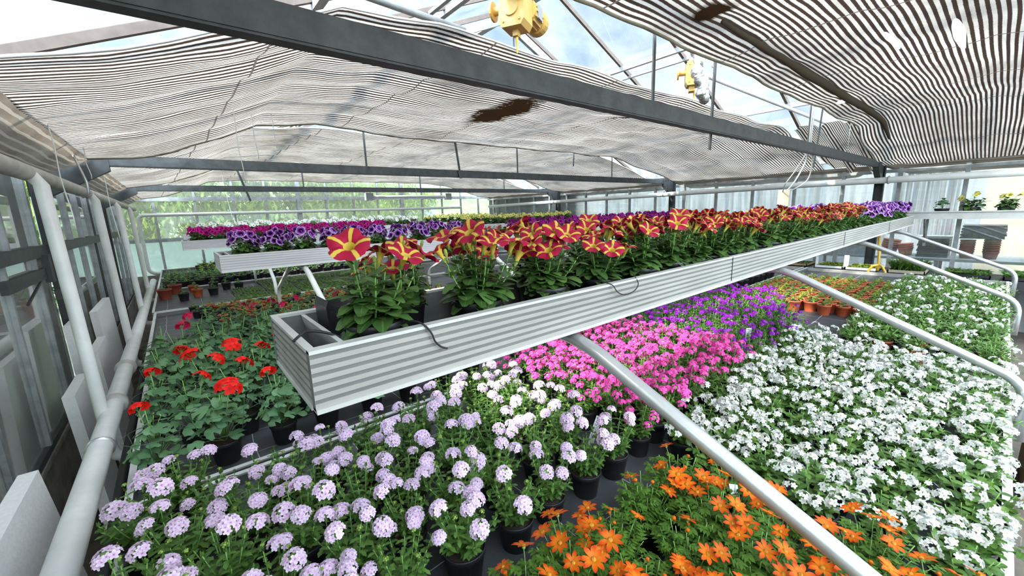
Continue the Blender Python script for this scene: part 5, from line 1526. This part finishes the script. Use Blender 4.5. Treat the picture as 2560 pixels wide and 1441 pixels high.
cable([(5.08, 1.36, 3.3), (5.13, 1.35, 2.8), (5.12, 1.35, 2.42), (5.26, 1.36, 2.22), (5.30, 1.40, 2.02), (5.06, 1.50, 1.90)], 0.006, 'second grey cable looping below the tie beam')
cable([(4.86, 1.30, 2.28), (4.88, 1.40, 2.1), (4.84, 1.46, 1.98), (4.98, 1.52, 1.90)], 0.005, 'thin beaded chain holding the beige box at left')
m = MB(); m.box((-0.06, -0.05, -0.09), (0.05, 0.05, 0.08)); m.mi = 1; m.box((0.05, -0.05, -0.09), (0.075, 0.05, 0.08))
o = obj('sensor_box', m, [MT['beige'], MT['grey']], None, loc=(5.02, 1.52, 1.84)); o.rotation_euler = (0, 0.1, 0.25)
tag(o, 'beige climate sensor box hanging above the petunias on the nearest shelf', 'sensor box')
m = MB(); pts = [(6.55, 1.34, 2.72 - 0.0), (6.56, 1.34, 2.30)]; m.tube(pts, 0.004, 5)
tag(obj('string', m, MT['grey'], smooth=True), 'thin rod hanging before the open panes at right', 'string', 'strings hanging from the screens')
# twin box lamp hanging from the third tie beam
e = empty('hanging_lamp', 'two grey boxes joined by a white bar hanging under the third tie beam', 'hanging lamp', (0, 0, 0))
for x in (3.10, 4.90):
    m = MB(); m.box((x - 0.09, 8.08, 2.10), (x + 0.06, 8.18, 2.24)); obj('end_box', m, MT['grey'], e)
    m = MB(); m.tube([(x, 8.10, 2.24), (x, 8.06, 2.30)], 0.006, 6); obj('hook', m, MT['steel'], e)
m = MB(); m.tube([(3.15, 8.13, 2.17), (4.82, 8.13, 2.17)], 0.028, 10); obj('lamp_bar', m, MT['white'], e, smooth=True)

# ================================================================== right wall
root = empty('wall_bench', 'dark bench along the right wall with seedling trays', 'bench', (0, 0, 0))
m = MB(); m.box((7.72, -4, 0.715), (8.40, 9.5, 0.755)); obj('bench_top', m, MT['crate'], root)
m = MB(); m.box((7.70, -4, 0.66), (7.72, 9.5, 0.765)); obj('edge', m, MT['pot_grey'], root)
for y in (-3, -1, 1.15, 3.2, 5.5, 8):
    for x in (7.8, 8.3):
        m = MB(); m.box((x - 0.02, y - 0.02, 0), (x + 0.02, y + 0.02, 0.715)); obj('leg', m, MT['steel_mid'], root)
root = empty('wall_shelf', 'long grey shelf high on the right wall with yellow petunias', 'shelf', (0, 0, 0))
m = MB(); m.box((8.02, -4.0, 1.505), (8.40, 0.92, 1.515)); m.box((8.02, -4.0, 1.515), (8.035, 0.92, 1.60)); m.box((8.00, -4.0, 1.595), (8.04, 0.92, 1.61)); m.box((8.02, 0.905, 1.515), (8.40, 0.92, 1.60)); obj('shelf_tray', m, MT['alu_cap'], root)
for y in (0.7, -0.9, -2.5):
    m = MB(); m.beam((8.05, y, 1.50), (8.42, y, 1.15), 0.02, 0.02); m.box((8.41, y - 0.015, 1.1), (8.43, y + 0.015, 1.55)); obj('bracket', m, MT['steel_mid'], root)
place(SP_gsm[0], (8.20, 0.56, 1.515), 0.5, 1.45, 'leafy flowerless pot at left on the high shelf of the right wall', 'petunia', 'pots on the high wall shelf')
place(SP_yel[0], (8.20, 0.29, 1.515), 1.2, 1.55, 'yellow petunia in the middle of the high wall shelf', 'petunia', 'pots on the high wall shelf', nmax=4)
place(SP_yel[1], (8.20, -0.01, 1.515), 2.2, 1.50, 'yellow petunia at the right end of the high wall shelf', 'petunia', 'pots on the high wall shelf', nmax=4)

def open_tray(loc, w, d, h, mt, leafm, hgt, n, label, tall=False):
    e = empty('seedling_tray', label, 'seedling tray', loc, 'trays on the wall bench')
    m = MB()
    m.box((-w / 2, -d / 2, 0), (w / 2, d / 2, 0.012))
    m.box((-w / 2, -d / 2, 0), (-w / 2 + 0.012, d / 2, h)); m.box((w / 2 - 0.012, -d / 2, 0), (w / 2, d / 2, h)); m.box((-w / 2, -d / 2, 0), (w / 2, -d / 2 + 0.012, h)); m.box((-w / 2, d / 2 - 0.012, 0), (w / 2, d / 2, h))
    obj('tray', m, mt, e)
    m = MB(); m.box((-w / 2 + 0.012, -d / 2 + 0.012, 0.012), (w / 2 - 0.012, d / 2 - 0.012, h * 0.75)); obj('soil', m, MT['soil'], e)
    s_ = MB(); r_ = random.Random(int(loc[1] * 100) + 7)
    for i in range(n):
        x = r_.uniform(-w / 2 + 0.02, w / 2 - 0.02); y = r_.uniform(-d / 2 + 0.02, d / 2 - 0.02); hh = hgt * r_.uniform(0.6, 1.1)
        for q in range(3 if not tall else 2):
            a = r_.uniform(0, 6.28)
            s_.leaf((x, y, h * 0.75), (cos(a) * (0.7 if not tall else 0.25), sin(a) * (0.7 if not tall else 0.25), 1), (0, 0, 1), hh, hh * (0.4 if not tall else 0.12), 'lance', 0.5, 0.2, 2)
    c = obj('seedlings', s_, leafm, e); c['kind'] = 'stuff'
WB = 0.756
open_tray((8.02, 1.66, WB), 0.50, 0.36, 0.045, MT['tag'], LF['lime'], 0.05, 130, 'left of two white trays of pale green seedlings on the wall bench')
open_tray((8.02, 1.27, WB), 0.50, 0.37, 0.045, MT['tag'], LF['lime'], 0.05, 130, 'right of two white trays of pale green seedlings on the wall bench')
open_tray((8.05, 2.15, WB), 0.45, 0.40, 0.04, MT['wood'], LF['young'], 0.04, 90, 'brown wooden tray left of the white trays on the wall bench')
open_tray((8.02, 0.78, WB), 0.52, 0.38, 0.05, MT['beige'], LF['bacopa'], 0.17, 420, 'cream tray of tall grassy seedlings on the wall bench', True)
open_tray((8.02, 0.22, WB), 0.50, 0.42, 0.05, MT['pot'], LF['bacopa'], 0.07, 220, 'black tray of low dark green plants on the wall bench')
open_tray((8.02, -0.30, WB), 0.50, 0.42, 0.05, MT['pot'], LF['young'], 0.10, 220, 'black tray of green plants at the right edge of the wall bench')
for k, (y, lab) in enumerate(((1.83, 'round-topped white plant marker in the left white tray'), (1.46, 'tall white rectangular marker between the two white trays'))):
    m = MB(); m.box((7.86, y - 0.018 - 0.012 * k, 0.79), (7.863, y + 0.018 + 0.012 * k, 0.93 + 0.04 * k)); tag(obj('plant_label', m, MT['tag']), lab, 'plant label', 'markers in the white trays')
# yellow forked stand
e = empty('forked_stand', 'yellow forked stand with black knob in front of the wall bench', 'stand', (7.32, 1.02, 0))
m = MB(); m.tube([(0, 0.03, 1.34), (0, 0.0, 1.05), (-0.02, -0.01, 0.84)], 0.016, 10); obj('pole', m, MT['yel2'], e, smooth=True)
m = MB(); m.tube([(0, 0.03, 1.33), (0, 0.032, 1.37), (0, 0.032, 1.42)], 0.03, 12, radii=[0.022, 0.034, 0.030]); obj('knob', m, MT['cord'], e, smooth=True)
for s_ in (-1, 1):
    m = MB(); m.tube([(-0.02, -0.01, 0.92), (-0.02, s_ * 0.05, 0.90), (-0.02, s_ * 0.085, 0.83), (-0.02, s_ * 0.09, 0.70), (-0.02, s_ * 0.09, 0.0)], 0.015, 10); obj('prong', m, MT['yel2'], e, smooth=True)

# ------------------------------------------------------------------ potting shed beyond the right wall
m = MB(); m.box((13.0, -9, 0), (13.1, 0.30, 3.2)); tag(obj('wall_shed_back', m, MT['beige']), 'cream back wall of the shed beyond the right glazing', 'wall', kind='structure')
m = MB(); m.box((13.0, 0.30, 0), (13.1, 12, 3.2)); tag(obj('wall_shed_side', m, MT['shedw']), 'grey back wall of the shed beyond the right glazing', 'wall', kind='structure')
m = MB(); m.box((8.6, -9, 3.2), (13.1, 12, 3.25)); tag(obj('ceiling_shed', m, MT['roof_glass']), 'translucent roof of the shed', 'roof', kind='structure')
def sheet(x, y0, y1, z0, z1, label, seed):
    m = MB(); n = 60; ids = []
    for i in range(n + 1):
        y = y0 + (y1 - y0) * i / n; xx = x + 0.035 * sin(i * 1.1 + seed) + 0.02 * sin(i * 2.3)
        ids.append([m.vert((xx + 0.02 * sin(i * 0.7) * q, y, z0 + (z1 - z0) * q / 4)) for q in range(5)])
    for i in range(n):
        for q in range(4): m.face((ids[i][q], ids[i + 1][q], ids[i + 1][q + 1], ids[i][q + 1]))
    tag(obj('plastic_curtain', m, MT['curtain'], smooth=True), label, 'plastic curtain', 'hanging plastic sheets in the shed')
sheet(10.2, 0.45, 1.35, 1.15, 3.2, 'milky plastic curtain in the shed behind the right wall, by the terracotta pots', 1)
sheet(10.9, 2.3, 4.6, 0.9, 3.2, 'wide milky plastic curtain farther left in the shed', 2)
sheet(11.2, 5.2, 8.6, 0.9, 3.2, 'long pale plastic curtain at the far end of the shed', 3)
root = empty('potting_table', 'long dark table in the shed beyond the right glazing', 'table', (0, 0, 0))
m = MB(); m.box((9.25, -1.2, 0.80), (10.1, 2.3, 0.84)); obj('table_top', m, MT['grey'], root)
for y in (-1.1, 0.6, 2.2):
    for x in (9.3, 10.0):
        m = MB(); m.box((x - 0.025, y - 0.025, 0), (x + 0.025, y + 0.025, 0.80)); obj('leg', m, MT['steel_mid'], root)
def pot_stack(x, y, z, r_, n, mt, label, tilt=0.0):
    e = empty('pot_stack', label, 'pot stack', (x, y, z), 'stacks of empty pots in the shed'); e.rotation_euler = (tilt, 0, 0)
    pm = fm(('stackpot', r_, mt), lambda: pot_mesh(r_, r_ * 1.3, MT[mt]))
    for k in range(n):
        o = obj('pot', pm, None, e); o.location = (0, 0, k * 0.035)
pot_stack(9.55, 0.31, 0.84, 0.085, 6, 'terra', 'bright terracotta pot stack on the shed table')
pot_stack(9.55, 0.06, 0.84, 0.09, 7, 'terra_red', 'brown pot stack right of the bright terracotta one')
pot_stack(9.70, 1.24, 0.84, 0.12, 4, 'terra_red', 'large brown-red pots lying left on the shed table', 0.15)
pot_stack(9.60, 1.00, 0.84, 0.10, 3, 'terra', 'wide terracotta pots beside the large brown-red ones', -0.1)
pot_stack(9.62, -0.42, 0.84, 0.10, 5, 'pot', 'black pot stack near the right edge of the shed table')
m = MB()
for k in range(9):
    m.box((9.35 + 0.006 * k, -0.05 + 0.02 * sin(k * 2), 1.155 + k * 0.022), (9.85, 0.38 + 0.02 * cos(k * 3), 1.177 + k * 0.022))
o = obj('tray_pile', m, MT['pot_grey']); tag(o, 'leaning pile of grey trays on top of the terracotta pots', 'tray pile')
m = MB(); 
for k in range(7): m.box((9.4, 0.50, 0.84 + 0.045 * k), (9.95, 0.86 - 0.01 * (k % 2), 0.875 + 0.045 * k))
tag(obj('tray_pile', m, MT['crate']), 'black tray pile between the two groups of terracotta pots', 'tray pile')
m = MB(); m.box((9.3, -0.85, 0.84), (9.8, -0.55, 1.28)); m.box((9.28, -0.86, 1.28), (9.82, -0.54, 1.31)); tag(obj('crate', m, MT['crate']), 'dark crate standing on the right end of the shed table', 'crate')
m = MB(); m.box((9.28, 1.45, 0.84), (9.33, 2.2, 1.35)); m.box((9.33, 1.5, 0.84), (9.6, 2.15, 1.0)); tag(obj('grey_panel', m, MT['shedw']), 'grey panel standing on the left end of the shed table', 'panel')
# crates at the aisle on the right
e = empty('crate', 'black crate with lime rim at the right edge of the picture', 'crate', (0, 0, 0))
m = MB(); m.box((3.7, -0.75, 0.30), (4.2, -0.32, 0.80)); obj('body', m, MT['crate'], e)
m = MB(); m.box((3.68, -0.77, 0.80), (4.22, -0.30, 0.84)); obj('rim', m, MT['lime'], e)
m = MB(); m.box((3.695, -0.65, 0.5), (3.70, -0.42, 0.68)); obj('sticker', m, MT['tag'], e)
m = MB(); m.box((3.65, -0.8, 0.0), (4.25, -0.27, 0.30)); tag(obj('pallet_box', m, MT['wood']), 'low wooden box under the black and lime crate', 'box')

# ================================================================== outside
def tree(x, y, h, cr, seed, label, leaves=7000):
    e = empty('tree', label, 'tree', (x, y, -0.15), 'trees outside the glazing')
    r_ = random.Random(seed); t = MB(); c = MB()
    t.tube([(0, 0, 0), (0.05, 0, h * 0.25), (0.0, 0.05, h * 0.55), (0.03, 0, h * 0.85)], 0.1, 8, radii=[0.11, 0.09, 0.06, 0.02])
    cl = []
    for i in range(26):
        a = i * 2.4; zz = h * (0.22 + 0.70 * (i / 26)); rr = cr * r_.uniform(0.45, 1.0) * (1 - 0.5 * max(0, i / 26 - 0.5))
        p = V((rr * cos(a), rr * sin(a), zz + r_.uniform(-0.2, 0.3)))
        t.tube([(0, 0, zz * 0.75), p * 0.5 + V((0, 0, zz * 0.42)), p], 0.02, 5, radii=[0.045, 0.028, 0.008]); cl.append(p)
    for i in range(leaves):
        p = r_.choice(cl); q = p + V((r_.gauss(0, 0.30), r_.gauss(0, 0.30), r_.gauss(0, 0.22)))
        a = r_.uniform(0, 6.28); L = r_.uniform(0.16, 0.30)
        c.leaf(q, (cos(a), sin(a), r_.uniform(-0.9, 0.3)), (0, 0, 1), L, L * 0.36, 'lance', 0.5, 0.2, 2)
    obj('trunk', t, MT['bark'], e, smooth=True); obj('crown', c, LF['tree'], e)
tree(-1.8, 15.0, 4.8, 1.7, 1, 'yellow-green tree outside, farthest left behind the far gable')
tree(0.8, 15.8, 5.2, 1.8, 2, 'yellow-green tree outside behind the far gable, second from left')
tree(3.1, 15.2, 4.6, 1.7, 3, 'yellow-green tree outside behind the far gable, centre of the clear panes')
tree(5.2, 17.5, 4.0, 1.6, 4, 'yellow-green tree outside behind the far gable, right of centre')
tree(-5.0, 9.0, 4.0, 1.6, 5, 'tree outside the left glazing, far')
tree(-4.6, 4.2, 3.6, 1.5, 6, 'tree outside the left glazing, near')
tree(-4.4, -1.0, 3.8, 1.5, 9, 'tree added outside the left glazing to dapple sun, beside the viewer')  # this and the next two trees added to break sun through the side glass
tree(-4.6, 1.6, 3.7, 1.4, 10, 'tree added outside the left glazing to dapple sun, just behind the nearest foam board')
tree(-4.5, 6.6, 3.9, 1.5, 12, 'tree added outside the left glazing to dapple sun, middle')
tree(-6.5, 13.5, 5.0, 2.0, 7, 'tree outside beyond the far left corner')
tree(11.0, 24.0, 4.0, 2.0, 8, 'pale tree far behind the gable at right')
m = MB(); m.box((6.5, 26, 0), (14.5, 30, 2.75)); m.mi = 1; m.prism([(6.3, 2.75), (14.7, 2.75), (14.7, 2.9), (6.3, 2.9)], 'y', 25.8, 30.2)
tag(obj('blue_building', m, [MT['blue'], MT['grey']]), 'low blue building outside behind the far gable', 'building')
def hedge(x0, y0, x1, y1, h, seed, label):
    r_ = random.Random(seed); c = MB()
    for i in range(5200):
        t = r_.random(); w = r_.gauss(0, 0.32)
        x = x0 + (x1 - x0) * t + w * (1 if abs(y1 - y0) > abs(x1 - x0) else 0); y = y0 + (y1 - y0) * t + w * (0 if abs(y1 - y0) > abs(x1 - x0) else 1)
        z = h * r_.random() ** 0.6 - 0.14; a = r_.uniform(0, 6.28); L = r_.uniform(0.10, 0.18)
        c.leaf((x, y, z), (cos(a), sin(a), r_.uniform(-0.3, 0.8)), (0, 0, 1), L, L * 0.5, 'ovate', 0.5, 0.2, 2)
    tag(obj('hedge', c, LF['young']), label, 'hedge', 'hedges outside')
hedge(-3.2, 0, -3.2, 12, 1.5, 11, 'green hedge outside along the left glazing')
hedge(-3, 13.6, 7, 13.6, 1.2, 12, 'green hedge outside below the trees at the far gable')

# distant hillside
m = MB(); ids = []
for i in range(61):
    x = -70 + 160 * i / 60
    ids.append([m.vert((x, 48 + 30 * j / 8, -0.2 + (8.5 + 1.6 * noise.noise(V((x * 0.06, 2, 0)))) * sin(pi / 2 * j / 8) + 0.5 * noise.noise(V((x * 0.4, j, 5))))) for j in range(9)])
for i in range(60):
    for j in range(8): m.face((ids[i][j], ids[i + 1][j], ids[i + 1][j + 1], ids[i][j + 1]))
tag(obj('hill', m, simple('hillside', (0.17, 0.24, 0.11), 1.0, 0.0, 0.5, 0.5), smooth=True), 'pale green hillside far behind the gable', 'hill', kind='structure')
